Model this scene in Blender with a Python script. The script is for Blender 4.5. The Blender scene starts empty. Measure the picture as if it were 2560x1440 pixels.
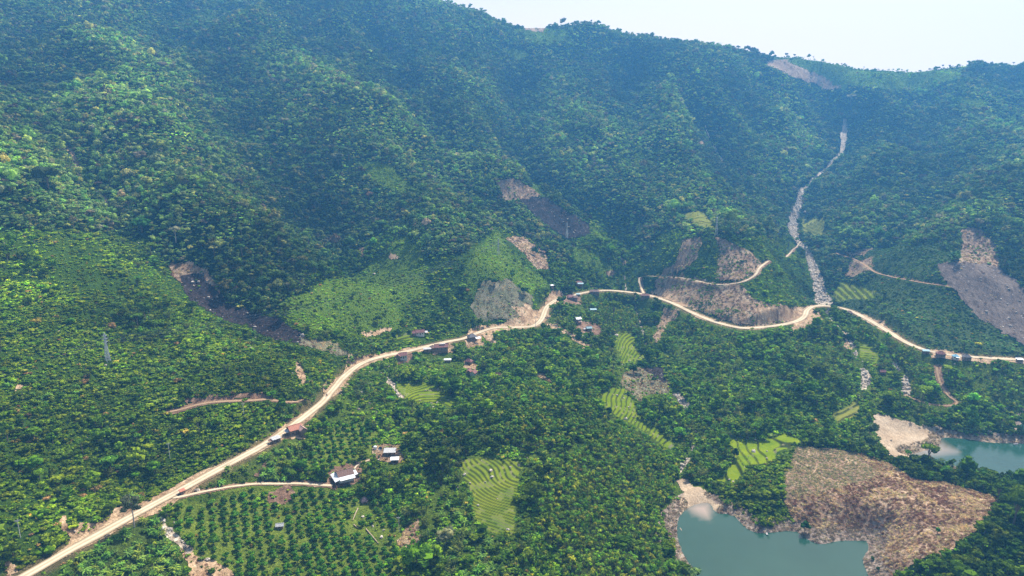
import bpy, bmesh, math, random
import numpy as np
from mathutils import Vector, Matrix

# ---------------------------------------------------------------- camera, sky, sun, exposure
SC = bpy.context.scene
COL = SC.collection
H = 190.0                       # height of the viewpoint above the reservoir (m)
PITCH = math.radians(13.0)
FPX = 2560 * 24.0 / 36.0        # focal length in photo pixels
cam_d = bpy.data.cameras.new('camera')
cam_d.lens = 24.0
cam_d.sensor_width = 36.0
cam_d.clip_end = 20000.0
cam_d.clip_start = 1.0
cam = bpy.data.objects.new('camera', cam_d)
cam.location = (0, 0, H)
cam.rotation_euler = (math.radians(90) - PITCH, 0, 0)
COL.objects.link(cam)
SC.camera = cam

SUN_EL = math.radians(51.0)
SUN_AZ = math.radians(31.0)     # clockwise from +Y
world = bpy.data.worlds.new('World')
SC.world = world
world.use_nodes = True
wn = world.node_tree
sky = wn.nodes.new('ShaderNodeTexSky')
sky.sky_type = 'NISHITA'
sky.sun_disc = False
sky.sun_elevation = SUN_EL
sky.sun_rotation = SUN_AZ
sky.altitude = 300
sky.air_density = 1.0
sky.dust_density = 4.5
sky.ozone_density = 1.0
# bright milky haze towards the horizon, clearing upwards
wtc = wn.nodes.new('ShaderNodeTexCoord'); wsep = wn.nodes.new('ShaderNodeSeparateXYZ')
wn.links.new(wtc.outputs['Generated'], wsep.inputs[0])
wmr = wn.nodes.new('ShaderNodeMapRange'); wmr.interpolation_type = 'SMOOTHSTEP'
wmr.inputs['From Min'].default_value = 0.11; wmr.inputs['From Max'].default_value = 0.30
wmr.inputs['To Min'].default_value = 0.92; wmr.inputs['To Max'].default_value = 0.0
wn.links.new(wsep.outputs['Z'], wmr.inputs['Value'])
wmx = wn.nodes.new('ShaderNodeMix'); wmx.data_type = 'RGBA'
wn.links.new(wmr.outputs[0], wmx.inputs[0]); wn.links.new(sky.outputs[0], wmx.inputs[6])
wmx.inputs[7].default_value = (7.5, 6.5, 6.0, 1)
wn.links.new(wmx.outputs[2], wn.nodes['Background'].inputs[0])
wn.nodes['Background'].inputs[1].default_value = 0.11
sun_d = bpy.data.lights.new('sun', 'SUN')
sun_d.energy = 4.8
sun_d.angle = math.radians(0.5)
sun_d.color = (1.0, 0.95, 0.86)
sun = bpy.data.objects.new('sun', sun_d)
SUNV = Vector((math.sin(SUN_AZ) * math.cos(SUN_EL), math.cos(SUN_AZ) * math.cos(SUN_EL), math.sin(SUN_EL)))
sun.rotation_euler = SUNV.to_track_quat('Z', 'Y').to_euler()
sun.location = (0, 0, 900)
COL.objects.link(sun)
SC.view_settings.view_transform = 'Standard'
SC.view_settings.look = 'None'
SC.view_settings.gamma = 1.0
SC.view_settings.use_curve_mapping = False
SC.view_settings.exposure = 0.68
SC.cycles.max_bounces = 5
SC.cycles.diffuse_bounces = 2
SC.cycles.glossy_bounces = 2
SC.cycles.transmission_bounces = 3
SC.cycles.volume_bounces = 0
SC.cycles.use_denoising = True

rng = np.random.default_rng(7)
random.seed(7)

# ---------------------------------------------------------------- photo <-> world geometry
CP, SP = math.cos(PITCH), math.sin(PITCH)

def pxdir(px, py):
    xc = (np.asarray(px, float) - 1280) / FPX
    yc = (720 - np.asarray(py, float)) / FPX
    return xc, CP + yc * SP, -SP + yc * CP          # per unit depth

def at_depth(px, py, t):
    x, y, z = pxdir(px, py)
    return np.array([x * t, y * t, H + z * t])

def at_z(px, py, z):
    dz = pxdir(px, py)[2]
    return at_depth(px, py, (np.asarray(z, float) - H) / dz)

def project(x, y, z):
    t = y * CP - (z - H) * SP
    u = y * SP + (z - H) * CP
    t = np.maximum(t, 1.0)
    return 1280 + x / t * FPX, 720 - u / t * FPX, t

def vnoise(x, y, seed):
    r = np.random.default_rng(seed)
    tab = r.random((256, 256))
    xi = np.floor(x).astype(int); yi = np.floor(y).astype(int)
    fx = x - xi; fy = y - yi
    fx = fx * fx * (3 - 2 * fx); fy = fy * fy * (3 - 2 * fy)
    a = tab[xi & 255, yi & 255]; b = tab[(xi + 1) & 255, yi & 255]
    c = tab[xi & 255, (yi + 1) & 255]; d = tab[(xi + 1) & 255, (yi + 1) & 255]
    return (a * (1 - fx) + b * fx) * (1 - fy) + (c * (1 - fx) + d * fx) * fy - 0.5

def fbm(x, y, wl, octs, seed, gain=0.5):
    s = 0; a = 1.0
    for k in range(octs):
        s = s + a * vnoise(x / wl * 2 ** k + 17.3 * k + 100, y / wl * 2 ** k + 9.1 * k + 100, seed + k)
        a *= gain
    return s

def sstep(a, b, x):
    t = np.clip((x - a) / (b - a), 0, 1)
    return t * t * (3 - 2 * t)

# ---------------------------------------------------------------- the lie of the land
# control columns: (px, [(py, 't'|'z', value)...]) read off the photograph
COLS = [
 (0, [(1440,'t',256),(1300,'t',276),(1200,'t',293),(1100,'t',313),(1000,'t',335),(900,'t',360),(800,'t',390),(700,'t',424),(600,'t',466),(500,'t',517),(400,'t',580),(300,'t',660),(200,'t',767),(100,'t',905),(0,'t',1100)]),
 (320, [(1440,'z',20),(1300,'z',27),(1200,'t',332),(1100,'t',350),(1000,'t',374),(900,'t',403),(800,'t',438),(700,'t',480),(600,'t',533),(500,'t',600),(400,'t',685),(300,'t',785),(200,'t',905),(100,'t',1050),(0,'t',1230)]),
 (640, [(1440,'z',12),(1300,'z',15),(1200,'z',20),(1125,'z',27),(1000,'t',392),(900,'t',428),(800,'t',470),(700,'t',522),(600,'t',588),(500,'t',672),(400,'t',775),(300,'t',890),(200,'t',1015),(100,'t',1160),(0,'t',1340)]),
 (1000, [(1440,'z',8),(1300,'z',10),(1200,'z',12),(1100,'z',14),(1000,'z',18),(880,'z',26),(800,'t',560),(700,'t',618),(600,'t',690),(500,'t',780),(400,'t',890),(300,'t',1005),(200,'t',1130),(100,'t',1275),(0,'t',1460)]),
 (1280, [(1440,'z',9),(1300,'z',14),(1200,'z',19),(1100,'z',21),(1000,'z',21),(900,'z',22),(817,'z',27),(750,'t',622),(700,'t',662),(600,'t',745),(500,'t',850),(400,'t',965),(300,'t',1085),(200,'t',1220),(100,'t',1370),(62,'t',1440)]),
 (1500, [(1440,'z',13),(1300,'z',14),(1200,'z',14),(1100,'z',15),(1000,'z',16),(900,'z',18),(800,'z',23),(725,'z',29),(650,'t',760),(600,'t',815),(500,'t',915),(400,'t',1020),(300,'t',1135),(200,'t',1255),(100,'t',1390),(64,'t',1445)]),
 (1700, [(1440,'z',1),(1300,'z',1),(1200,'z',2),(1100,'z',6),(1000,'z',9),(900,'z',14),(800,'z',22),(765,'z',28),(700,'t',682),(650,'t',708),(600,'t',775),(500,'t',920),(400,'t',1040),(300,'t',1155),(200,'t',1280),(112,'t',1400)]),
 (1850, [(1440,'z',-1),(1330,'z',0.5),(1250,'z',6),(1130,'z',9),(1000,'z',13),(900,'z',19),(822,'z',28),(760,'t',602),(700,'t',632),(640,'t',666),(600,'t',692),(575,'t',765),(500,'t',930),(400,'t',1060),(300,'t',1185),(200,'t',1320),(122,'t',1430)]),
 (2040, [(1440,'z',-1),(1350,'z',0.5),(1280,'z',7),(1200,'z',10),(1110,'z',10),(1000,'z',14),(900,'z',18),(768,'z',26),(700,'z',35),(600,'z',55),(500,'z',88),(400,'t',1170),(300,'t',1280),(200,'t',1395),(147,'t',1465)]),
 (2300, [(1440,'z',14),(1300,'z',14),(1200,'z',10),(1130,'z',0),(1090,'z',0.5),(1050,'z',6),(1000,'z',10),(900,'z',22),(872,'z',26),(800,'t',565),(700,'t',630),(600,'t',715),(500,'t',830),(400,'t',965),(300,'t',1120),(200,'t',1310),(170,'t',1385)]),
 (2560, [(1440,'z',20),(1300,'z',17),(1215,'z',6),(1180,'z',0),(1105,'z',0),(1085,'z',1.5),(1000,'z',11),(898,'z',25),(850,'t',530),(700,'t',615),(600,'t',695),(500,'t',805),(400,'t',930),(300,'t',1075),(200,'t',1250),(157,'t',1345)]),
]
ctl = []
for px, L in COLS:
    for py, k, v in L:
        p = at_z(px, py, v) if k == 'z' else at_depth(px, py, v)
        ctl.append(p)
    # the far side of each ridge falls away
    p = at_depth(px, L[-1][0], L[-1][2]) if L[-1][1] == 't' else at_z(px, *L[-1][:1], L[-1][2])
    top = p
    if px >= 1280:
        ctl.append(np.array([p[0] * 1.12, p[1] * 1.12, p[2] - 40]))
        ctl.append(np.array([p[0] * 1.3, p[1] * 1.3, p[2] - 150]))
    else:
        ctl.append(np.array([p[0] * 1.2, p[1] * 1.2, p[2] + 20]))
        ctl.append(np.array([p[0] * 1.5, p[1] * 1.5, p[2] - 60]))
# sides and near foreground outside the frame
for (px, dpx) in ((0, -420), (2560, 420)):
    L = dict(COLS)[px]
    for py, k, v in L:
        p = at_z(px, py, v) if k == 'z' else at_depth(px, py, v)
        t = project(*p)[2] * (0.9 if dpx < 0 else 1.0)
        ctl.append(at_depth(px + dpx, py, t))
for px, z in ((-300, 25), (0, 20), (400, 13), (900, 8), (1300, 7), (1700, -2), (2040, -2), (2300, 10), (2600, 22), (2900, 24)):
    ctl.append(at_z(px, 1750, z)); ctl.append(at_z(px, 2300, z))
ctl = np.array(ctl)
CS = 400.0

def tps_fit(P, Z, lam):
    n = len(P)
    d2 = ((P[:, None] - P[None]) ** 2).sum(-1)
    K = 0.5 * d2 * np.log(d2 + 1e-12)
    A = np.zeros((n + 3, n + 3))
    A[:n, :n] = K + lam * np.eye(n)
    A[:n, n] = 1; A[:n, n + 1:] = P
    A[n, :n] = 1; A[n + 1:, :n] = P.T
    return np.linalg.solve(A, np.concatenate([Z, [0, 0, 0]]))

W_ = tps_fit(ctl[:, :2] / CS, ctl[:, 2], 2e-5)

def tps_eval(x, y):
    P = ctl[:, :2] / CS
    sh = x.shape
    X = x.ravel() / CS; Y = y.ravel() / CS
    out = np.empty(X.size)
    for s in range(0, X.size, 20000):
        a = X[s:s + 20000, None] - P[None, :, 0]; b = Y[s:s + 20000, None] - P[None, :, 1]
        d2 = a * a + b * b
        out[s:s + 20000] = (0.5 * d2 * np.log(d2 + 1e-12)) @ W_[:-3] + W_[-3] + W_[-2] * X[s:s + 20000] + W_[-1] * Y[s:s + 20000]
    return out.reshape(sh)

NT, NR = 1200, 1100
TH0, TH1 = math.radians(-50), math.radians(50)
R0, R1 = 165.0, 1740.0
th = np.linspace(TH0, TH1, NT)
lr = np.linspace(math.log(R0), math.log(R1), NR)
rr = np.exp(lr)
ST, CT = np.sin(th)[:, None], np.cos(th)[:, None]
GX = ST * rr[None]; GY = CT * rr[None]            # [theta, r]
ct_, cr_ = 241, 221
cth = np.linspace(TH0, TH1, ct_); clr = np.linspace(math.log(R0), math.log(R1), cr_)
CZ = tps_eval(np.sin(cth)[:, None] * np.exp(clr)[None], np.cos(cth)[:, None] * np.exp(clr)[None])

def cubic_up(A, n, axis):
    A = np.moveaxis(A, axis, 0)
    u = np.linspace(0, A.shape[0] - 1, n)
    i = np.clip(np.floor(u).astype(int), 0, A.shape[0] - 2); f = (u - i)[:, None]
    g = lambda k: A[np.clip(i + k, 0, A.shape[0] - 1)]
    p0, p1, p2, p3 = g(-1), g(0), g(1), g(2)
    o = p1 + 0.5 * f * (p2 - p0 + f * (2 * p0 - 5 * p1 + 4 * p2 - p3 + f * (3 * (p1 - p2) + p3 - p0)))
    return np.moveaxis(o, 0, axis)

GZ = cubic_up(cubic_up(CZ, NT, 0), NR, 1)

def ground(x, y, Z=None):
    Z = GZ if Z is None else Z
    t = (np.arctan2(x, y) - TH0) / (TH1 - TH0) * (NT - 1)
    q = (np.log(np.hypot(x, y)) - lr[0]) / (lr[-1] - lr[0]) * (NR - 1)
    t = np.clip(t, 0, NT - 1.001); q = np.clip(q, 0, NR - 1.001)
    i = t.astype(int); j = q.astype(int); f = t - i; g = q - j
    return (Z[i, j] * (1 - f) + Z[i + 1, j] * f) * (1 - g) + (Z[i, j + 1] * (1 - f) + Z[i + 1, j + 1] * f) * g

def cast(px, py, lift=0.0):
    """where the line of sight through a photo pixel first meets the ground"""
    px = np.atleast_1d(np.asarray(px, float)); py = np.atleast_1d(np.asarray(py, float))
    out = np.zeros((len(px), 3))
    x, y, z = pxdir(px, py)
    h = np.hypot(x, y)
    tt = np.clip((np.arctan2(x, y) - TH0) / (TH1 - TH0) * (NT - 1), 0, NT - 1.001)
    i = tt.astype(int); f = tt - i
    for k in range(len(px)):
        prof = GZ[i[k]] * (1 - f[k]) + GZ[i[k] + 1] * f[k] + lift
        ray = H + rr * (z[k] / h[k])
        d = prof - ray
        idx = np.nonzero(d >= 0)[0]
        if len(idx) == 0:
            j = int(np.argmax(d)); r = rr[j]
        else:
            j = idx[0]
            if j == 0: r = rr[0]
            else:
                a, b = d[j - 1], d[j]
                r = rr[j - 1] + (rr[j] - rr[j - 1]) * (-a) / (b - a)
        out[k] = (x[k] / h[k] * r, y[k] / h[k] * r, H + r * z[k] / h[k])
    return out

def resample(P, step):
    """smooth a polyline (Catmull-Rom) and resample evenly"""
    P = np.asarray(P, float)
    Q = np.vstack([2 * P[0] - P[1], P, 2 * P[-1] - P[-2]])
    o = []
    for k in range(1, len(Q) - 2):
        u = np.linspace(0, 1, 24, endpoint=False)[:, None]
        p0, p1, p2, p3 = Q[k - 1], Q[k], Q[k + 1], Q[k + 2]
        o.append(p1 + 0.5 * u * (p2 - p0 + u * (2 * p0 - 5 * p1 + 4 * p2 - p3 + u * (3 * (p1 - p2) + p3 - p0))))
    o.append(P[-1:])
    o = np.vstack(o)
    s = np.concatenate([[0], np.cumsum(np.linalg.norm(np.diff(o[:, :2], axis=0), axis=1))])
    n = max(2, int(s[-1] / step))
    q = np.linspace(0, s[-1], n)
    return np.stack([np.interp(q, s, o[:, c]) for c in range(o.shape[1])], 1)

def near_path(P, reach):
    """for ground points within reach of a path: (i-slice, j-slice, distance, height of path, side)"""
    D = np.full((NT, NR), 1e9); PZ = np.zeros((NT, NR)); SD = np.zeros((NT, NR))
    for a, b in zip(P[:-1], P[1:]):
        pts = np.array([a[:2], b[:2]])
        R = np.hypot(pts[:, 0], pts[:, 1]); T = np.arctan2(pts[:, 0], pts[:, 1])
        j0 = np.searchsorted(rr, max(R.min() - reach, R0)) - 1; j1 = np.searchsorted(rr, R.max() + reach) + 1
        m = reach / max(R.min(), R0)
        i0 = int((T.min() - m - TH0) / (TH1 - TH0) * (NT - 1)); i1 = int((T.max() + m - TH0) / (TH1 - TH0) * (NT - 1)) + 2
        i0 = max(i0, 0); j0 = max(j0, 0)
        if i1 <= i0 or j1 <= j0: continue
        sl = (slice(i0, i1), slice(j0, j1))
        x = GX[sl] - a[0]; y = GY[sl] - a[1]
        if x.size == 0: continue
        d = b[:2] - a[:2]; L2 = max(float(d @ d), 1e-9)
        u = np.clip((x * d[0] + y * d[1]) / L2, 0, 1)
        ex = x - u * d[0]; ey = y - u * d[1]
        dist = np.hypot(ex, ey)
        better = dist < D[sl]
        D[sl] = np.where(better, dist, D[sl])
        PZ[sl] = np.where(better, a[2] + u * (b[2] - a[2]), PZ[sl])
        SD[sl] = np.where(better, np.sign(x * d[1] - y * d[0]), SD[sl])
    return D, PZ, SD

def in_poly(x, y, poly):
    x = np.asarray(x, float); y = np.asarray(y, float)
    c = np.zeros(x.shape, bool)
    P = np.asarray(poly, float)
    j = len(P) - 1
    for i in range(len(P)):
        xi, yi = P[i]; xj, yj = P[j]
        if yi != yj:
            c ^= ((yi > y) != (yj > y)) & (x < (xj - xi) * (y - yi) / (yj - yi) + xi)
        j = i
    return c

# gullies (negative) and spurs (positive): photo path, depth, half width
RELIEF = [
 ([(1300,170),(1290,330),(1345,432),(1480,528),(1575,610),(1600,690)], -34, 38),
 ([(950,330),(1130,425),(1240,455),(1370,510),(1470,575),(1530,620)], 20, 34),
 ([(2112,240),(2095,390),(2000,480),(1985,560),(2038,690),(2060,750)], -20, 40),
 ([(1740,280),(1800,400),(1830,480)], -24, 34),
 ([(1640,240),(1700,380),(1740,520)], 22, 42),
 ([(430,60),(560,240),(690,420),(800,560),(900,640)], -24, 42),
 ([(640,60),(800,250),(960,420),(1080,560),(1180,700)], 22, 46),
 ([(20,180),(150,360),(260,500),(420,640),(620,790)], -15, 30),
 ([(200,120),(330,320),(470,500),(600,600)], 19, 46),
 ([(950,90),(1060,260),(1140,420),(1190,520)], -22, 38),
 ([(2330,230),(2350,380),(2300,520),(2180,620)], -22, 44),
 ([(2460,260),(2540,420),(2560,560)], 22, 50),
 ([(1960,160),(1960,300),(1930,420)], 22, 44),
 ([(1400,70),(1430,200),(1480,330),(1560,460)], 22, 46),
 ([(1560,90),(1580,230),(1640,330)], -20, 36),
 ([(1730,1230),(1700,1130),(1690,990),(1610,880),(1560,780)], -3, 26),
]
GZ0 = GZ.copy()
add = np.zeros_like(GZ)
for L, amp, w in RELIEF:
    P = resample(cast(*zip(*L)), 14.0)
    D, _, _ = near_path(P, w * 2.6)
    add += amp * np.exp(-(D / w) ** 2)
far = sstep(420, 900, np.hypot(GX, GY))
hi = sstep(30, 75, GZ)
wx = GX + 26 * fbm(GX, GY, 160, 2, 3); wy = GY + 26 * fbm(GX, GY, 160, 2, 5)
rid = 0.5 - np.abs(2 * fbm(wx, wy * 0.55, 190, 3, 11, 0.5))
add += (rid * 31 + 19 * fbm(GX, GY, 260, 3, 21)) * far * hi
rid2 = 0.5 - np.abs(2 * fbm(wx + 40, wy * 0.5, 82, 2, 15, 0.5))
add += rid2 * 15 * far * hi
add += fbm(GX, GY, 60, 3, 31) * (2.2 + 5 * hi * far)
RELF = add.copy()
GZ = GZ + add

# hold the skyline to the photograph's ridge (bare ground a little under the tree tops)
SKY_PX = np.array([(1040,-22),(1080,-8),(1150,14),(1200,28),(1250,54),(1285,66),(1370,66),(1410,66),(1455,56),(1500,60),(1540,80),(1600,90),(1660,100),(1720,108),(1800,116),(1850,126),(1900,138),(1960,140),(2040,148),(2100,160),(2140,169),(2200,173),(2260,176),(2300,177),(2350,170),(2400,164),(2440,160),(2500,166),(2560,166),(2900,170)], float)
sx, sy, sz = pxdir(SKY_PX[:, 0], SKY_PX[:, 1] + 4)
sth = np.arctan2(sx, sy); stan = sz / np.hypot(sx, sy)
want = np.interp(th, sth, stan); wgt = sstep(sth[0] - .02, sth[1], th)
for _ in range(3):
    have = ((GZ - H) / rr[None]).max(1)
    exc = (have - want) * wgt
    ke = np.ones(9) / 9
    exc = np.convolve(np.pad(exc, 4, 'edge'), ke, 'valid')
    GZ = GZ - exc[:, None] * rr[None] * sstep(650, 1280, rr)[None]

# water bodies
LAKE_NEAR = [(1712,1276),(1735,1262),(1775,1258),(1790,1282),(1832,1288),(1868,1322),(1900,1333),(1950,1329),(1988,1328),(2018,1348),(2052,1361),(2098,1352),(2140,1352),(2166,1352),(2172,1372),(2158,1394),(2160,1412),(2172,1440),(2215,1540),(2260,1700),(1700,1700),(1735,1520),(1738,1440),(1716,1400),(1700,1368),(1692,1330),(1696,1296)]
LAKE_FAR = [(2270,1137),(2345,1116),(2355,1095),(2420,1098),(2470,1106),(2570,1109),(2700,1112),(2960,1118),(3000,1200),(2700,1225),(2570,1206),(2500,1190),(2430,1176),(2350,1160)]
CREEK = [(2548,1078),(2553,1060),(2600,1040),(2700,1050),(2680,1085),(2580,1084)]
lakes_w = []
for L in (LAKE_NEAR, LAKE_FAR, CREEK):
    P = at_z(*[np.array(c, float) for c in zip(*L)], 0.0).T[:, :2]
    Q = resample(np.vstack([np.c_[P, np.zeros(len(P))], [[*P[0], 0]]]), 4.0)[:, :2]
    lakes_w.append(Q)
LD = np.full((NT, NR), 1e9)
for Q in lakes_w:
    D, _, _ = near_path(np.c_[np.vstack([Q, Q[:1]]), np.zeros(len(Q) + 1)], 45)
    ins = in_poly(GX, GY, Q)
    LD = np.minimum(LD, np.where(ins, -np.minimum(D, 40), D))
shore = np.minimum(0.12 + 0.34 * np.maximum(LD, 0) + 0.25 * fbm(GX, GY, 6, 2, 41), 99)
k = sstep(4, 22, LD)
GZ = np.where(LD < 0, -0.1 + np.maximum(LD * 0.22, -5), np.where(LD < 45, np.maximum(shore * (1 - k) + GZ * k, 0.12), np.maximum(GZ, 0.4)))

# ---------------------------------------------------------------- roads and tracks
ROAD_PX = [(-60,1500,24.5),(60,1440,26),(200,1362,26.3),(330,1290,26.6),(450,1226,26.8),(560,1166,27),(660,1112,27.2),(740,1058,27.4),(800,1010,27.4),(832,975,27.3),(862,940,27.2),(905,908,27),(960,890,26.8),(1010,880,26.6),(1060,868,26.6),(1110,856,26.8),(1160,846,27),(1195,832,27.2),(1235,820,27.4),(1290,818,27.6),(1335,814,27.8),(1356,795,28.2),(1366,770,28.8),(1390,750,29.2),(1430,739,29.6),(1475,729,30),(1520,726,30),(1570,730,29.8),(1620,738,29.4),(1680,757,29),(1740,786,28.6),(1800,808,28.2),(1860,820,28),(1930,815,27.8),(1985,805,27.6),(2010,792,27.6),(2018,775,27.6),(2035,766,27.5),(2070,765,27.4),(2115,773,27.2),(2160,793,27),(2210,822,26.6),(2260,853,26.4),(2310,874,26.2),(2370,886,26),(2440,893,25.8),(2560,899,25.6),(2700,903,25.4),(2900,908,25.2)]
rp = np.array([at_z(*q) for q in ROAD_PX])
ROAD = resample(rp, 3.0)
kz = np.ones(9) / 9
ROAD[:, 2] = np.convolve(np.pad(ROAD[:, 2], 4, 'edge'), kz, 'valid')
RW = 2.85
RD, RZ, RS = near_path(ROAD, 30)
cut = sstep(4.6, 12.5, RD + 1.6 * fbm(GX, GY, 9, 2, 51))
fill_ = sstep(4.4, 19, RD)
GZ = np.where(RD < 30, np.where(GZ > RZ, RZ * (1 - cut) + GZ * cut, RZ * (1 - fill_) + GZ * fill_) - 0.12 * (RD < 4.4), GZ)

# below the road on the valley side the ground drops away, so the road lies open to view
rth = np.arctan2(ROAD[:, 0], ROAD[:, 1]); rra = np.hypot(ROAD[:, 0], ROAD[:, 1])
sel = (project(*ROAD.T)[0] > 1480); o_ = np.argsort(rth[sel])
rq = np.interp(th, rth[sel][o_], rra[sel][o_]); zq_ = np.interp(th, rth[sel][o_], ROAD[sel, 2][o_])
use = (th > rth[sel].min()) & (th < rth[sel].max())
dd = rq[:, None] - rr[None]
cap = zq_[:, None] + dd * ((H - zq_) / rq)[:, None] - 0.4 - 4.0 * sstep(4, 26, dd)
GZ = np.where(use[:, None] & (dd > 3.5) & (dd < 95), np.minimum(GZ, cap), GZ)

TRACKS = {
 'spur': ([(1612,738),(1604,722),(1598,702),(1604,691),(1640,691),(1690,693),(1720,697),(1760,706),(1800,712),(1850,706),(1885,690),(1900,668),(1922,652)], 2.6),
 'right': ([(2088,632),(2110,640),(2140,650),(2170,668),(2190,682),(2230,692),(2290,704),(2370,716)], 2.6),
 'farm': ([(432,1244),(460,1238),(520,1226),(580,1216),(640,1211),(700,1209),(760,1209),(810,1214),(832,1216)], 2.2),
 'hillside': ([(425,1030),(455,1024),(490,1012),(540,1004),(600,1002),(640,1000),(662,996),(690,1000),(730,1006),(762,1002)], 2.6),
 'lakeside': ([(2262,985),(2300,1004),(2340,1013),(2378,1016),(2392,1006),(2372,990),(2352,960),(2344,935),(2342,912)], 1.7),
 'stream': ([(2002,602),(1992,616),(1978,630),(1966,642)], 2.0),
 'yard': ([(886,1172),(893,1162),(910,1155),(926,1150)], 1.2),
}
TRK = {}
for nme, (L, w) in TRACKS.items():
    P = resample(cast(*zip(*L)), 2.5)
    n = 9
    P[:, 2] = np.convolve(np.pad(P[:, 2], n // 2, 'edge'), np.ones(n) / n, 'valid')
    D, PZ, _ = near_path(P, 12)
    k = sstep(w * 0.5 + 0.5, w * 0.5 + 4.5, D)
    GZ = np.where(D < 12, PZ * (1 - k) + GZ * k, GZ)
    TRK[nme] = (P, w, D)

# boulder streams: photo path, half width (m)
STREAMS = [
 ([(2112,298),(2108,340),(2104,375),(2088,395),(2060,425),(2030,450),(2004,478),(1996,510),(1985,540),(1983,580),(1996,605),(2018,630),(2032,665),(2044,700),(2052,735),(2060,758)], [3,8,4,3,3.5,3,4,7,9,9,5,5,7,8,9,12]),
 ([(2064,778),(2080,800),(2115,835),(2135,870),(2142,905),(2160,925),(2166,945),(2158,972)], [3,.2,.2,2,.2,3,4.5,2]),
 ([(2232,905),(2250,930),(2264,950),(2262,985)], [1.5,2,3,3]),
 ([(1692,985),(1706,1005),(1722,1020)], [3,4,3]),
 ([(965,935),(975,955),(990,978),(1005,992)], [1.5,2.2,1.8,1]),
 ([(400,1290),(412,1318),(436,1345),(470,1372)], [1.2,1.5,1.6,1.5]),
 ([(1730,1115),(1727,1140),(1712,1160),(1698,1178)], [1.5,1.8,1.8,2]),
 ([(1760,310),(1775,350),(1805,400)], [1.5,2,2]),
 ([(1560,690),(1590,780),(1615,860)], [.5,.2,.4]),
]
SD_ = np.full((NT, NR), 1e9)
STREAM_W = []
for L, w in STREAMS:
    P3 = cast(*zip(*L))
    P = resample(np.c_[P3, np.array(w, float) * 0.72], 4.0)
    STREAM_W.append(P)
    D, _, _ = near_path(P[:, :3], 16)
    Dw, WW, _ = near_path(np.c_[P[:, :2], P[:, 3]], 16)
    rel = D - WW + 3.4 * fbm(GX, GY, 9, 3, 61)
    SD_ = np.minimum(SD_, np.where(D < 16, rel, 1e9))
GZ = GZ - 0.9 * (1 - sstep(-1, 2.5, SD_))

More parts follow.
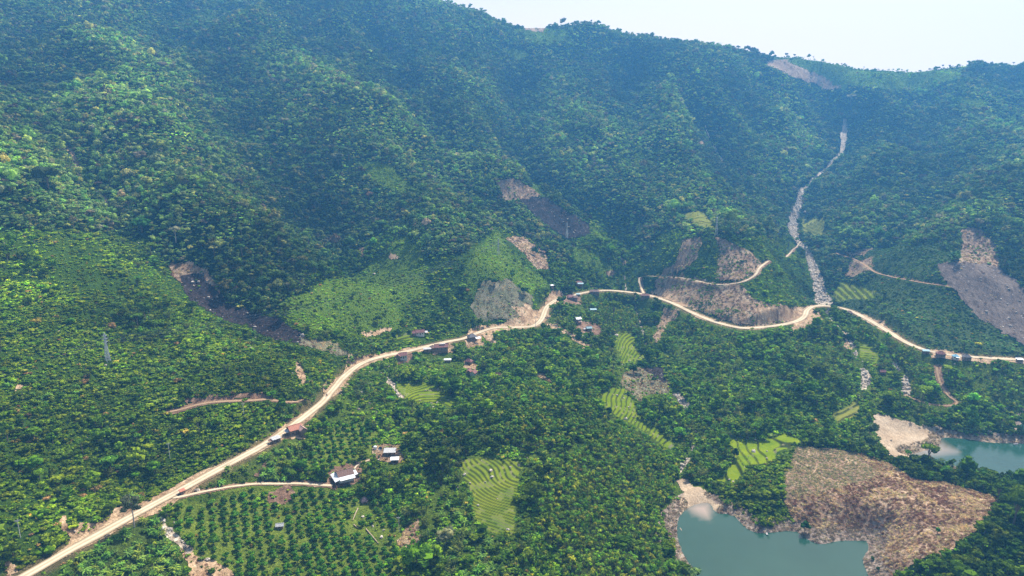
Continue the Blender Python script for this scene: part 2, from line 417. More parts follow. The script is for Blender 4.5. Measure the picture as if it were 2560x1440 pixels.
# ---------------------------------------------------------------- land cover
FOREST, SHRUB, GRASS, ORCHARD, PALMS, BANANA, CROP, MIXED, WOODS = 0, 1, 2, 4, 5, 6, 7, 8, 9
STUBBLE, BURNT, GREY, TAN, EARTH, SAND, SHORE, BOULDERS, TERRACE, PURPLE, TRACK, YARD, REDSOIL = 10, 11, 12, 13, 14, 15, 16, 17, 18, 19, 20, 21, 22
COVER = [
 (SHRUB, [(-400,610),(60,590),(180,575),(330,600),(420,655),(470,735),(600,790),(690,800),(765,850),(880,890),(850,955),(740,1060),(450,1226),(60,1440),(-400,1720)]),
 (MIXED, [(60,1440),(330,1290),(740,1060),(832,975),(905,905),(1010,880),(1180,842),(1320,815),(1360,780),(1390,745),(1500,725),(1640,740),(1740,786),(1860,822),(2000,802),(2060,768),(2120,776),(2210,822),(2310,874),(2560,900),(2950,905),(2950,1100),(2560,1085),(2330,1070),(2200,1040),(2150,1110),(1990,1120),(1960,1300),(1700,1440),(1700,1720),(-100,1720)]),
 (WOODS, [(1990,1115),(2060,1095),(2140,1100),(2290,1150),(2560,1185),(2950,1200),(2950,1720),(2150,1720),(2165,1440),(2480,1260)]),
 (SHRUB, [(1790,1200),(1850,1190),(1960,1150),(1990,1110),(1965,1270),(1985,1320),(1900,1330),(1830,1290),(1770,1240)]),
 (SHRUB, [(640,800),(880,640),(960,590),(1010,600),(1060,640),(1180,640),(1240,560),(1330,600),(1420,680),(1390,740),(1320,810),(1180,840),(1000,885),(880,890),(765,850)]),
 (SHRUB, [(1500,520),(1620,640),(1660,560),(1790,590),(1990,600),(2040,690),(2050,760),(1900,815),(1700,765),(1600,730),(1500,720),(1400,740),(1440,600)]),
 (CROP, [(2085,790),(2120,750),(2180,690),(2150,620),(2340,610),(2400,655),(2350,715),(2440,795),(2560,878),(2700,880),(2700,900),(2400,885),(2250,845)]),
 (GRASS, [(700,745),(860,690),(900,685),(1005,600),(1042,612),(1085,680),(1060,740),(1010,790),(1000,830),(860,850),(770,820)]),
 (GRASS, [(1310,450),(1380,488),(1545,605),(1500,605),(1460,562),(1380,508),(1330,480)]),
 (GRASS, [(1430,618),(1470,625),(1540,680),(1500,694),(1440,655)]),
 (GRASS, [(1235,570),(1265,630),(1385,705),(1330,735),(1270,690),(1195,705),(1150,735),(1180,680)]),
 (GRASS, [(890,400),(950,400),(1060,480),(1010,490),(930,450)]),
 (GRASS, [(815,275),(880,255),(880,275),(840,290)]),
 (GRASS, [(1900,135),(2040,150),(2240,170),(2420,165),(2400,200),(2300,225),(2250,230),(2130,210),(2110,230),(2000,180)]),
 (GRASS, [(2370,240),(2420,240),(2470,265),(2440,275),(2390,260)]),
 (GRASS, [(1290,120),(1330,130),(1300,150),(1270,140)]),
 (GRASS, [(1270,75),(1420,70),(1440,110),(1330,110)]),
 (GRASS, [(1000,895),(1150,905),(1180,945),(1080,950),(990,950)]),
 (GRASS, [(1950,590),(1990,600),(2000,640),(1970,650)]),
 (GRASS, [(1790,960),(1870,965),(1900,990),(1830,1000)]),
 (PALMS, [(1400,1150),(1540,1090),(1600,1090),(1690,1165),(1695,1190),(1660,1300),(1682,1440),(1690,1720),(1420,1720),(1420,1440),(1360,1290)]),
 (PALMS, [(1180,1000),(1400,960),(1500,1010),(1530,1090),(1400,1130),(1200,1080)]),
 (PALMS, [(1470,750),(1600,755),(1590,830),(1500,830)]),
 (PALMS, [(1720,880),(1830,860),(1830,900),(1750,910)]),
 (PALMS, [(2180,800),(2310,885),(2360,900),(2330,1000),(2270,990),(2230,880)]),
 (ORCHARD, [(420,1255),(560,1225),(760,1214),(830,1225),(1000,1260),(1020,1440),(1020,1720),(420,1720),(500,1440),(480,1370),(440,1320)]),
 (ORCHARD, [(770,1110),(900,1055),(950,1085),(940,1135),(850,1175),(760,1175)]),
 (BANANA, [(30,1460),(330,1296),(405,1296),(440,1350),(450,1440),(430,1720),(-200,1720)]),
 (BANANA, [(560,1180),(640,1150),(700,1110),(760,1100),(740,1190),(640,1205)]),
 (BANANA, [(980,900),(1100,880),(1160,860),(1180,880),(1100,895),(1010,905)]),
 (TAN, [(1240,447),(1300,450),(1352,490),(1310,498),(1262,505)]),
 (BURNT, [(1298,497),(1362,494),(1472,562),(1476,586),(1424,600),(1394,584),(1322,526)]),
 (TAN, [(1258,594),(1310,588),(1330,610),(1366,630),(1372,672),(1345,672),(1300,628)]),
 (GREY, [(1200,706),(1268,695),(1330,738),(1332,770),(1290,795),(1212,802),(1172,770)]),
 (EARTH, [(1284,770),(1312,765),(1342,778),(1360,765),(1356,790),(1332,814),(1245,816),(1270,797),(1306,792)]),
 (EARTH, [(1374,726),(1402,727),(1418,742),(1372,756)]),
 (EARTH, [(1195,830),(1220,826),(1238,850),(1240,862),(1218,852)]),
 (TAN, [(418,668),(462,658),(512,672),(545,718),(556,752),(500,735),(440,702)]),
 (BURNT, [(448,688),(505,684),(530,720),(575,760),(618,782),(604,814),(540,790),(470,752)]),
 (BURNT, [(592,776),(695,794),(772,848),(758,858),(700,854),(645,836),(602,806)]),
 (GREY, [(752,850),(830,855),(882,890),(836,886),(745,862)]),
 (EARTH, [(736,906),(750,905),(764,938),(760,962),(744,940)]),
 (REDSOIL, [(455,998),(500,990),(560,996),(640,980),(684,996),(640,1002),(540,1006),(462,1018)]),
 (TAN, [(2400,566),(2452,570),(2488,618),(2500,662),(2390,657),(2404,612)]),
 (PURPLE, [(2342,662),(2400,655),(2500,664),(2560,724),(2700,800),(2700,890),(2560,866),(2440,790),(2362,702)]),
 (TAN, [(1630,712),(1700,690),(1760,704),(1800,716),(1850,712),(1880,748),(1930,764),(2008,768),(2012,800),(1860,816),(1760,782),(1660,742)]),
 (TAN, [(1790,590),(1828,606),(1906,650),(1896,682),(1870,690),(1830,704),(1788,702),(1796,640)]),
 (TAN, [(1702,600),(1757,592),(1742,650),(1700,682),(1658,702),(1630,711),(1650,690),(1690,660)]),
 (TAN, [(1650,708),(1712,696),(1760,728),(1738,770),(1690,748)]),
 (EARTH, [(1622,736),(1650,715),(1700,740),(1760,782),(1720,770),(1670,748)]),
 (TAN, [(1660,770),(1700,776),(1690,800),(1665,815),(1640,862),(1630,840),(1652,800)]),
 (EARTH, [(1884,758),(1922,768),(2004,768),(2010,786),(1960,804),(1900,806)]),
 (EARTH, [(1985,806),(2020,785),(2052,780),(2054,800),(2010,818),(1975,832)]),
 (EARTH, [(2102,846),(2118,850),(2130,870),(2122,874)]),
 (EARTH, [(1352,806),(1400,812),(1480,870),(1472,885),(1420,842)]),
 (TAN, [(1905,156),(1960,148),(2064,200),(2102,224),(2060,222),(1970,186)]),
 (TAN, [(1306,62),(1370,62),(1350,80),(1314,78)]),
 (GREY, [(1548,936),(1590,918),(1650,916),(1676,975),(1640,985),(1600,1000),(1554,968)]),
 (BURNT, [(1612,916),(1652,916),(1668,955),(1640,950)]),
 (STUBBLE, [(1988,1117),(2040,1115),(2130,1130),(2230,1162),(2290,1200),(2370,1212),(2470,1230),(2496,1240),(2470,1290),(2420,1340),(2380,1370),(2310,1395),(2240,1440),(2200,1720),(2165,1720),(2150,1400),(2160,1352),(2100,1350),(2050,1360),(2000,1335),(1985,1300),(1965,1262),(1960,1195)]),
 (SAND, [(1700,1190),(1722,1200),(1770,1240),(1806,1276),(1796,1288),(1780,1272),(1766,1262),(1730,1268),(1706,1290),(1710,1240)]),
 (SAND, [(2180,1040),(2255,1048),(2340,1070),(2420,1084),(2570,1096),(2570,1110),(2420,1098),(2352,1101),(2330,1125),(2290,1143),(2230,1142),(2188,1095)]),
 (TAN, [(995,1362),(1010,1322),(1044,1296),(1042,1340),(1030,1370)]),
 (EARTH, [(452,1374),(490,1376),(560,1416),(582,1440),(590,1600),(500,1600),(470,1410)]),
 (REDSOIL, [(664,1232),(716,1216),(738,1240),(712,1262),(668,1264)]),
 (REDSOIL, [(625,1190),(650,1155),(662,1155),(645,1195)]),
 (TAN, [(2108,692),(2124,660),(2180,640),(2182,668),(2140,690)]),
 (TAN, [(2108,636),(2150,624),(2185,620),(2160,640)]),
 (TAN, [(930,1115),(1000,1112),(1012,1150),(990,1162),(940,1150)]),
 (TAN, [(1335,930),(1360,935),(1385,960),(1350,950)]),
 (EARTH, [(900,832),(980,822),(985,832),(920,842)]),
 (EARTH, [(286,1268),(310,1256),(318,1278),(290,1288)]),
 (EARTH, [(1085,862),(1130,858),(1134,886),(1078,890)]), (EARTH, [(1160,848),(1204,842),(1210,862),(1168,868)]), (EARTH, [(1158,903),(1186,903),(1190,922),(1164,926)]), (EARTH, [(2330,880),(2424,888),(2428,903),(2330,900)]),
 (REDSOIL, [(1436,800),(1500,812),(1502,838),(1448,832)]), (REDSOIL, [(816,1172),(902,1160),(910,1212),(822,1224)]), (EARTH, [(712,1072),(768,1062),(764,1098),(716,1104)]), (REDSOIL, [(992,884),(1034,884),(1032,904),(994,906)]), (REDSOIL, [(1404,738),(1452,742),(1450,762),(1406,760)]),
 (EARTH, [(8,1410),(40,1412),(52,1432),(20,1445)]),
 (EARTH, [(145,1300),(165,1295),(200,1330),(180,1345)]),
 (EARTH, [(165,370),(178,368),(195,405),(205,430),(190,420)]),
 (TAN, [(252,488),(262,490),(285,530),(272,525)]),
 (TAN, [(896,618),(908,618),(915,640),(904,642)]),
 (EARTH, [(970,634),(985,634),(1000,642),(975,645)]),
 (TAN, [(672,396),(682,394),(680,408),(672,412)]),
 (TAN, [(565,120),(572,118),(582,140),(574,138)]),
 (TAN, [(1745,355),(1760,350),(1765,362),(1750,362)]),
 (TAN, [(1548,640),(1560,648),(1568,665),(1556,660)]),
 (TAN, [(1515,678),(1532,676),(1536,690),(1520,690)]),
 (EARTH, [(30,964),(64,960),(62,976),(36,974)]),
]
TERR = [  # photo outline, tread width (m), greenness
 ([(985,962),(1070,955),(1102,975),(1146,998),(1120,1015),(1055,1006),(1000,990)], 2.9, 1.05, 'curved bright green rice terrace with stone bunds below the road bend'),
 ([(1540,835),(1585,833),(1592,868),(1612,902),(1558,906),(1538,870)], 2.6, 1.0, 'narrow green rice terrace stepping down the gully above the grey clearing'),
 ([(1500,985),(1550,970),(1588,1000),(1592,1040),(1622,1060),(1692,1108),(1680,1126),(1620,1092),(1560,1048),(1510,1022)], 3.0, 1.0, 'long curving rice terrace running downhill from the grey clearing'),
 ([(1150,1150),(1200,1138),(1312,1160),(1302,1200),(1280,1250),(1292,1330),(1222,1332),(1185,1290),(1178,1230),(1150,1190)], 2.0, 0.85, 'broad olive green terrace of many narrow curved steps among the trees'),
 ([(1818,1092),(1870,1100),(1902,1104),(1962,1080),(2002,1100),(1965,1130),(1905,1162),(1846,1164),(1836,1122)], 7.0, 1.15, 'large smooth lime green paddy above the pond'),
 ([(1796,1206),(1833,1154),(1874,1160),(1840,1208)], 8.0, 1.05, 'small paired green paddy just above the sandy inlet'),
 ([(2078,738),(2100,700),(2130,705),(2202,735),(2176,746),(2090,750)], 4.2, 0.8, 'striped green terrace beside the boulder stream above the road'),
 ([(2000,545),(2066,545),(2060,590),(2008,586)], 4.5, 0.45, 'faint terrace of dull green strips beside the upper boulder stream'),
 ([(1690,530),(1762,528),(1788,572),(1752,566)], 4.5, 0.45, 'faint striped terrace under the forest behind the spur'),
 ([(2144,838),(2162,850),(2202,892),(2192,907),(2150,896)], 3.8, 1.0, 'ladder of small bright terraces below the bridge'),
 ([(2080,1032),(2140,1002),(2152,1030),(2092,1060)], 5.0, 0.35, 'yellowed fallow terrace of a few strips near the sand flats'),
 ([(990,836),(1036,829),(1030,850),(990,856)], 4.0, 1.0, 'tiny green terrace beside the two part maroon house'),
]
RX0, RY0, RS_ = -400, -140, 2.0
RWD, RHT = 1680, 940
RAST = np.zeros((RHT, RWD), np.int16)
TID = np.zeros((RHT, RWD), np.int16)

def burn(arr, poly, val):
    P = np.asarray(poly, float)
    q = (P - [RX0, RY0]) / RS_
    x0, y0 = np.maximum(np.floor(q.min(0)).astype(int) - 1, 0); x1, y1 = np.ceil(q.max(0)).astype(int) + 1
    x1 = min(x1, RWD); y1 = min(y1, RHT)
    if x1 <= x0 or y1 <= y0: return
    X, Y = np.meshgrid(np.arange(x0, x1) + 0.5, np.arange(y0, y1) + 0.5)
    m = in_poly(X, Y, q)
    arr[y0:y1, x0:x1][m] = val

# everything beyond the ridge band stays forest; paint the cover in order
for c, P in COVER:
    burn(RAST, P, c)
for n, (P, tw, g, lab) in enumerate(TERR):
    burn(RAST, P, TERRACE); burn(TID, P, n + 1)

def burn_path(arr, P, hw, val):
    d = np.gradient(P[:, :2], axis=0); d /= np.linalg.norm(d, axis=1)[:, None] + 1e-9
    nrm = np.c_[d[:, 1], -d[:, 0]]
    hw = np.broadcast_to(hw, len(P))[:, None]
    A = np.c_[P[:, :2] + nrm * hw, P[:, 2]]; B = np.c_[P[:, :2] - nrm * hw, P[:, 2]]
    a = np.c_[project(*A.T)[:2]]; b = np.c_[project(*B.T)[:2]]
    for k in range(len(P) - 1):
        burn(arr, [a[k], a[k + 1], b[k + 1], b[k]], val)

def cover_at(x, y, z, warp=0.0):
    px, py, t = project(x, y, z)
    if warp:
        s = warp * np.clip(420 / t, .5, 1.3)
        px = px + s * 2 * fbm(x, y, 11, 4, 71, .65); py = py + s * 2 * fbm(x, y, 11, 4, 81, .65)
    i = np.clip(((py - RY0) / RS_).astype(int), 0, RHT - 1); j = np.clip(((px - RX0) / RS_).astype(int), 0, RWD - 1)
    c, q = RAST[i, j], TID[i, j]
    if warp:                       # plant communities fade into one another over several metres
        px2 = px + 22000 / t * fbm(x, y, 34, 3, 73); py2 = py + 15000 / t * fbm(x, y, 34, 3, 83)
        i = np.clip(((py2 - RY0) / RS_).astype(int), 0, RHT - 1); j = np.clip(((px2 - RX0) / RS_).astype(int), 0, RWD - 1)
        c2 = RAST[i, j]
        c = np.where((c < 10) & (c2 < 10), c2, c)
    return c, q

cls, tid = cover_at(GX, GY, GZ, 7.0)
# terraces: cut real steps along the contours
RISER = np.zeros((NT, NR))
ddr = np.gradient(GZ, axis=1) / np.gradient(rr)[None]
ddt = np.gradient(GZ, axis=0) / (np.gradient(th)[:, None] * rr[None])
slope = np.hypot(ddr, ddt)
for n, (P, tw, g, lab) in enumerate(TERR):
    m = tid == n + 1
    if not m.any(): continue
    st = max(0.28, float(np.median(slope[m])) * tw)
    zb = GZ + 0.35 * st * fbm(GX, GY, 14, 2, 91)
    q = zb / st; f = q - np.floor(q)
    wr_ = float(np.clip(0.85 / tw, .05, .34)); mid = 1 - .55 * wr_
    up = sstep(mid - wr_ * .45, mid + wr_ * .45, f)
    zt = (np.floor(q) + up) * st
    GZ = np.where(m, zt, GZ)
    RISER = np.where(m, np.clip(1.4 - np.abs(f - mid) / (wr_ * .55), 0, 1), RISER)
cls = np.where((LD < 8 + 7 * fbm(GX, GY, 18, 3, 95)) & ((cls < 10) | (cls == STUBBLE)) & (LD > -60), SHORE, cls)
cls = np.where(LD < -1, SHORE, cls)
nz = fbm(GX, GY, 26, 2, 97)
cls = np.where((RD < 4.1 + 4.5 * nz), EARTH, np.where((RD < 4.6 + 12 * (nz - .05)) & (cls < 10), EARTH, cls))
for P, w, D in TRK.values():
    cls = np.where((D < w * 0.5 + 1.2 + 1.6 * nz) & (cls < 10), REDSOIL, cls)
cls = np.where((SD_ < 0) & (cls != TERRACE) & (RD > 4.5), BOULDERS, cls)
# the same features in the cover lookup used for planting
burn_path(RAST, ROAD, 5.0, TRACK)
for P, w, D in TRK.values():
    burn_path(RAST, P, w * 0.5 + 1.5, TRACK)
for P in STREAM_W:
    burn_path(RAST, P, P[:, 3] + 0.5, BOULDERS)

# what the viewpoint can see (with some slack for a step aside)
tanv = (GZ - H) / rr[None]
run = np.maximum.accumulate(tanv, axis=1)
HIDDEN = (run - tanv) * rr[None]

# ---------------------------------------------------------------- materials
MATS = {}

def new_mat(name):
    m = bpy.data.materials.new(name); m.use_nodes = True
    nt = m.node_tree
    for n in list(nt.nodes): nt.nodes.remove(n)
    out = nt.nodes.new('ShaderNodeOutputMaterial')
    MATS[name] = m
    return m, nt, out

def nd(nt, typ, **kw):
    n = nt.nodes.new(typ)
    for k, v in kw.items():
        if k.startswith('i_'):
            n.inputs[k[2:].replace('_', ' ')].default_value = v
        else: setattr(n, k, v)
    return n

def noise(nt, scale, detail=4.0, rough=0.6, vec=None):
    n = nd(nt, 'ShaderNodeTexNoise'); n.inputs['Scale'].default_value = scale
    n.inputs['Detail'].default_value = detail; n.inputs['Roughness'].default_value = rough
    if vec is not None: nt.links.new(vec, n.inputs['Vector'])
    return n

def ramp(nt, fac, stops):
    r = nt.nodes.new('ShaderNodeValToRGB')
    e = r.color_ramp.elements
    while len(e) < len(stops): e.new(0.5)
    for k, (p, c) in enumerate(stops):
        e[k].position = p; e[k].color = (*c, 1)
    nt.links.new(fac, r.inputs[0])
    return r

def mixc(nt, fac, a, b, mode='MIX'):
    m = nt.nodes.new('ShaderNodeMix'); m.data_type = 'RGBA'; m.blend_type = mode
    for s, v in ((m.inputs[0], fac), (m.inputs[6], a), (m.inputs[7], b)):
        if hasattr(v, 'links'): nt.links.new(v, s)
        elif isinstance(v, (int, float)): s.default_value = v
        else: s.default_value = (*v, 1)
    return m.outputs[2]

def soil_mat(name, stops, scale=0.25, speck=None, bump=0.6, fine=1.3, rough=0.95, streak=1.0):
    """natural ground: broad tone x fine grain, with optional specks"""
    m, nt, out = new_mat(name)
    geo = nd(nt, 'ShaderNodeNewGeometry')
    a = noise(nt, scale, 6, 0.65, geo.outputs['Position'])
    b = noise(nt, fine, 4, 0.7, geo.outputs['Position'])
    c = ramp(nt, a.outputs[0], stops).outputs[0]
    g = ramp(nt, b.outputs[0], [(0.3, (0.5, 0.5, 0.5)), (0.7, (1.45, 1.45, 1.45))]).outputs[0]
    c = mixc(nt, 1.0, c, g, 'MULTIPLY')
    mp = nd(nt, 'ShaderNodeMapping'); mp.inputs['Scale'].default_value = (1, 0.45, 0.12); nt.links.new(geo.outputs['Position'], mp.inputs['Vector'])
    e = noise(nt, 0.42, 5, 0.7, mp.outputs[0])
    c = mixc(nt, streak, c, ramp(nt, e.outputs[0], [(0.34, (0.45, 0.42, 0.40)), (0.5, (1.0, 1.0, 1.0)), (0.68, (1.3, 1.3, 1.28))]).outputs[0], 'MULTIPLY')
    if speck:
        v = nd(nt, 'ShaderNodeTexVoronoi'); v.inputs['Scale'].default_value = speck[1]
        nt.links.new(geo.outputs['Position'], v.inputs['Vector'])
        k = nd(nt, 'ShaderNodeMath', operation='LESS_THAN'); k.inputs[1].default_value = speck[2]
        nt.links.new(v.outputs['Distance'], k.inputs[0])
        c = mixc(nt, k.outputs[0], c, speck[0])
    p = nd(nt, 'ShaderNodeBsdfPrincipled'); p.inputs['Roughness'].default_value = rough
    p.inputs['Specular IOR Level'].default_value = 0.1
    nt.links.new(c, p.inputs['Base Color'])
    bp = nd(nt, 'ShaderNodeBump'); bp.inputs['Strength'].default_value = bump; bp.inputs['Distance'].default_value = 0.8
    nt.links.new(b.outputs[0], bp.inputs['Height'])
    nt.links.new(bp.outputs[0], p.inputs['Normal'])
    nt.links.new(p.outputs[0], out.inputs[0])
    return m

def flat_mat(name, col, rough=0.7, var=0.25, scale=1.5, metal=0.0, bands=None):
    m, nt, out = new_mat(name)
    tc = nd(nt, 'ShaderNodeTexCoord')
    a = noise(nt, scale, 5, 0.65, tc.outputs['Object'])
    lo = tuple(c * (1 - var) for c in col); hi = tuple(min(1, c * (1 + var)) for c in col)
    c = ramp(nt, a.outputs[0], [(0.3, lo), (0.7, hi)]).outputs[0]
    p = nd(nt, 'ShaderNodeBsdfPrincipled'); p.inputs['Roughness'].default_value = rough; p.inputs['Metallic'].default_value = metal
    if bands:
        w = nd(nt, 'ShaderNodeTexWave'); w.inputs['Scale'].default_value = bands; w.bands_direction = 'X'
        nt.links.new(tc.outputs['Object'], w.inputs['Vector'])
        bp = nd(nt, 'ShaderNodeBump'); bp.inputs['Strength'].default_value = 0.5; bp.inputs['Distance'].default_value = 0.05
        nt.links.new(w.outputs[0], bp.inputs['Height']); nt.links.new(bp.outputs[0], p.inputs['Normal'])
    nt.links.new(c, p.inputs['Base Color']); nt.links.new(p.outputs[0], out.inputs[0])
    return m

def leaf_mat(name, instanced):
    """foliage: tint from the plant, brightness differing from spray to spray, light passing through"""
    m, nt, out = new_mat(name)
    if instanced:
        t = nd(nt, 'ShaderNodeAttribute', attribute_type='INSTANCER', attribute_name='tint'); tint = t.outputs['Color']
    else:
        t = nd(nt, 'ShaderNodeObjectInfo'); tint = t.outputs['Color']
    geo = nd(nt, 'ShaderNodeNewGeometry')
    r = ramp(nt, geo.outputs['Random Per Island'], [(0.0, (0.36, 0.44, 0.48)), (0.5, (0.95, 0.95, 0.9)), (1.0, (1.85, 1.7, 1.3))])
    c = mixc(nt, 1.0, tint, r.outputs[0], 'MULTIPLY')
    d = nd(nt, 'ShaderNodeBsdfDiffuse'); tr = nd(nt, 'ShaderNodeBsdfTranslucent')
    c2 = mixc(nt, 1.0, c, (1.0, 1.05, 0.55), 'MULTIPLY')
    nt.links.new(c, d.inputs[0]); nt.links.new(c2, tr.inputs[0])
    mx = nd(nt, 'ShaderNodeMixShader'); mx.inputs[0].default_value = 0.38
    nt.links.new(d.outputs[0], mx.inputs[1]); nt.links.new(tr.outputs[0], mx.inputs[2])
    nt.links.new(mx.outputs[0], out.inputs[0])
    return m

leaf_mat('foliage_mass', True)
leaf_mat('foliage', False)
flat_mat('bark', (0.16, 0.12, 0.09), 0.9, 0.35)
flat_mat('pale_bark', (0.34, 0.30, 0.27), 0.9, 0.3)

def hill_mat():
    m, nt, out = new_mat('hillside')
    at = nd(nt, 'ShaderNodeAttribute', attribute_name='cover')
    geo = nd(nt, 'ShaderNodeNewGeometry')
    a = noise(nt, 0.06, 6, 0.7, geo.outputs['Position']); b = noise(nt, 0.9, 5, 0.75, geo.outputs['Position'])
    g = ramp(nt, a.outputs[0], [(0.3, (0.65, 0.7, 0.7)), (0.7, (1.35, 1.25, 1.1))]).outputs[0]
    h = ramp(nt, b.outputs[0], [(0.35, (0.4, 0.42, 0.42)), (0.65, (1.5, 1.45, 1.35))]).outputs[0]
    c = mixc(nt, 1.0, mixc(nt, 1.0, at.outputs['Color'], g, 'MULTIPLY'), h, 'MULTIPLY')
    d = nd(nt, 'ShaderNodeBsdfDiffuse'); nt.links.new(c, d.inputs[0])
    bp = nd(nt, 'ShaderNodeBump'); bp.inputs['Strength'].default_value = 1.0; bp.inputs['Distance'].default_value = 1.6
    nt.links.new(b.outputs[0], bp.inputs['Height']); nt.links.new(bp.outputs[0], d.inputs['Normal'])
    nt.links.new(d.outputs[0], out.inputs[0])
hill_mat()

def terrace_mat():
    m, nt, out = new_mat('paddy')
    at = nd(nt, 'ShaderNodeAttribute', attribute_name='cover')
    geo = nd(nt, 'ShaderNodeNewGeometry')
    a = noise(nt, 0.09, 6, 0.7, geo.outputs['Position']); b = noise(nt, 1.8, 4, 0.7, geo.outputs['Position'])
    g = ramp(nt, a.outputs[0], [(0.3, (0.62, 0.74, 0.7)), (0.7, (1.45, 1.2, 1.1))]).outputs[0]
    h = ramp(nt, b.outputs[0], [(0.3, (0.75, 0.75, 0.75)), (0.7, (1.2, 1.2, 1.2))]).outputs[0]
    c = mixc(nt, 1.0, mixc(nt, 1.0, at.outputs['Color'], g, 'MULTIPLY'), h, 'MULTIPLY')
    d = nd(nt, 'ShaderNodeBsdfDiffuse'); nt.links.new(c, d.inputs[0]); nt.links.new(d.outputs[0], out.inputs[0])
terrace_mat()
soil_mat('stubble', [(0.3, (0.16, 0.085, 0.055)), (0.5, (0.30, 0.19, 0.12)), (0.7, (0.48, 0.35, 0.22))], 0.09, None, 0.9, 0.8)
soil_mat('burnt', [(0.3, (0.012, 0.010, 0.014)), (0.6, (0.046, 0.031, 0.027)), (0.8, (0.13, 0.095, 0.07))], 0.15, ((0.25, 0.2, 0.17), 0.35, 0.14), 0.9)
soil_mat('grey_soil', [(0.3, (0.09, 0.105, 0.045)), (0.5, (0.17, 0.16, 0.09)), (0.7, (0.27, 0.22, 0.14))], 0.12, ((0.40, 0.36, 0.30), 0.5, 0.12), 0.8)
soil_mat('tan_soil', [(0.3, (0.20, 0.12, 0.075)), (0.5, (0.33, 0.22, 0.135)), (0.7, (0.46, 0.35, 0.22))], 0.1, None, 0.9)
soil_mat('earth', [(0.3, (0.25, 0.145, 0.075)), (0.5, (0.42, 0.28, 0.16)), (0.7, (0.58, 0.42, 0.26))], 0.16, None, 0.8)
soil_mat('red_soil', [(0.3, (0.12, 0.065, 0.040)), (0.5, (0.22, 0.13, 0.08)), (0.7, (0.34, 0.22, 0.14))], 0.16, None, 0.8)
soil_mat('sand', [(0.3, (0.33, 0.23, 0.145)), (0.5, (0.42, 0.31, 0.20)), (0.7, (0.52, 0.40, 0.27))], 0.07, None, 0.25, 1.3, 0.95, 0.35)
soil_mat('shore', [(0.3, (0.17, 0.12, 0.09)), (0.5, (0.29, 0.22, 0.17)), (0.7, (0.42, 0.34, 0.26))], 0.2, None, 0.9, 1.0)
soil_mat('stream_bed', [(0.3, (0.24, 0.17, 0.11)), (0.5, (0.46, 0.37, 0.27)), (0.7, (0.66, 0.57, 0.45))], 0.4, None, 1.0, 0.8)
soil_mat('purple_soil', [(0.3, (0.085, 0.060, 0.048)), (0.5, (0.145, 0.108, 0.085)), (0.7, (0.21, 0.16, 0.12))], 0.06, ((0.34, 0.30, 0.28), 0.16, 0.10), 0.8)
soil_mat('rock', [(0.3, (0.34, 0.28, 0.22)), (0.5, (0.54, 0.46, 0.37)), (0.7, (0.72, 0.65, 0.55))], 0.6, None, 0.7)

def road_mat(name, k):
    m, nt, out = new_mat(name)
    uv = nd(nt, 'ShaderNodeAttribute', attribute_name='across')
    geo = nd(nt, 'ShaderNodeNewGeometry')
    a = noise(nt, 0.12, 5, 0.6, geo.outputs['Position']); b = noise(nt, 2.2, 4, 0.7, geo.outputs['Position'])
    base = ramp(nt, a.outputs[0], [(0.3, (0.50, 0.40, 0.27)), (0.7, (0.68, 0.57, 0.40))]).outputs[0]
    s = ramp(nt, uv.outputs['Fac'], [(0.0, (0.42, 0.38, 0.32)), (0.14, (0.72, 0.68, 0.62)), (0.27, (1.14, 1.14, 1.14)), (0.40, (0.94, 0.92, 0.88)), (0.5, (0.74, 0.70, 0.63)), (0.60, (0.98, 0.96, 0.93)), (0.73, (1.12, 1.12, 1.12)), (0.86, (0.72, 0.68, 0.62)), (1.0, (0.42, 0.38, 0.32))]).outputs[0]
    g = ramp(nt, b.outputs[0], [(0.3, (0.85, 0.85, 0.85)), (0.7, (1.1, 1.1, 1.1))]).outputs[0]
    c = mixc(nt, 1.0, mixc(nt, 1.0, mixc(nt, 1.0, base, s, 'MULTIPLY'), g, 'MULTIPLY'), k, 'MULTIPLY')
    d = nd(nt, 'ShaderNodeBsdfDiffuse'); nt.links.new(c, d.inputs[0]); nt.links.new(d.outputs[0], out.inputs[0])
road_mat('dirt_road', (1, 1, 1)); road_mat('brown_track', (.62, .52, .46))

def water_mat():
    m, nt, out = new_mat('reservoir_water')
    at = nd(nt, 'ShaderNodeAttribute', attribute_name='silt')
    geo = nd(nt, 'ShaderNodeNewGeometry')
    a = noise(nt, 0.03, 4, 0.6, geo.outputs['Position'])
    base = ramp(nt, a.outputs[0], [(0.3, (0.014, 0.056, 0.036)), (0.7, (0.020, 0.070, 0.045))]).outputs[0]
    c = mixc(nt, at.outputs['Fac'], base, (0.40, 0.29, 0.22))
    p = nd(nt, 'ShaderNodeBsdfPrincipled'); p.inputs['Roughness'].default_value = 0.12; p.inputs['IOR'].default_value = 1.33; p.inputs['Specular IOR Level'].default_value = 0.4
    nt.links.new(c, p.inputs['Base Color'])
    b = noise(nt, 1.2, 3, 0.6, geo.outputs['Position'])
    bp = nd(nt, 'ShaderNodeBump'); bp.inputs['Strength'].default_value = 0.08; bp.inputs['Distance'].default_value = 0.3
    nt.links.new(b.outputs[0], bp.inputs['Height']); nt.links.new(bp.outputs[0], p.inputs['Normal'])
    nt.links.new(p.outputs[0], out.inputs[0])
water_mat()

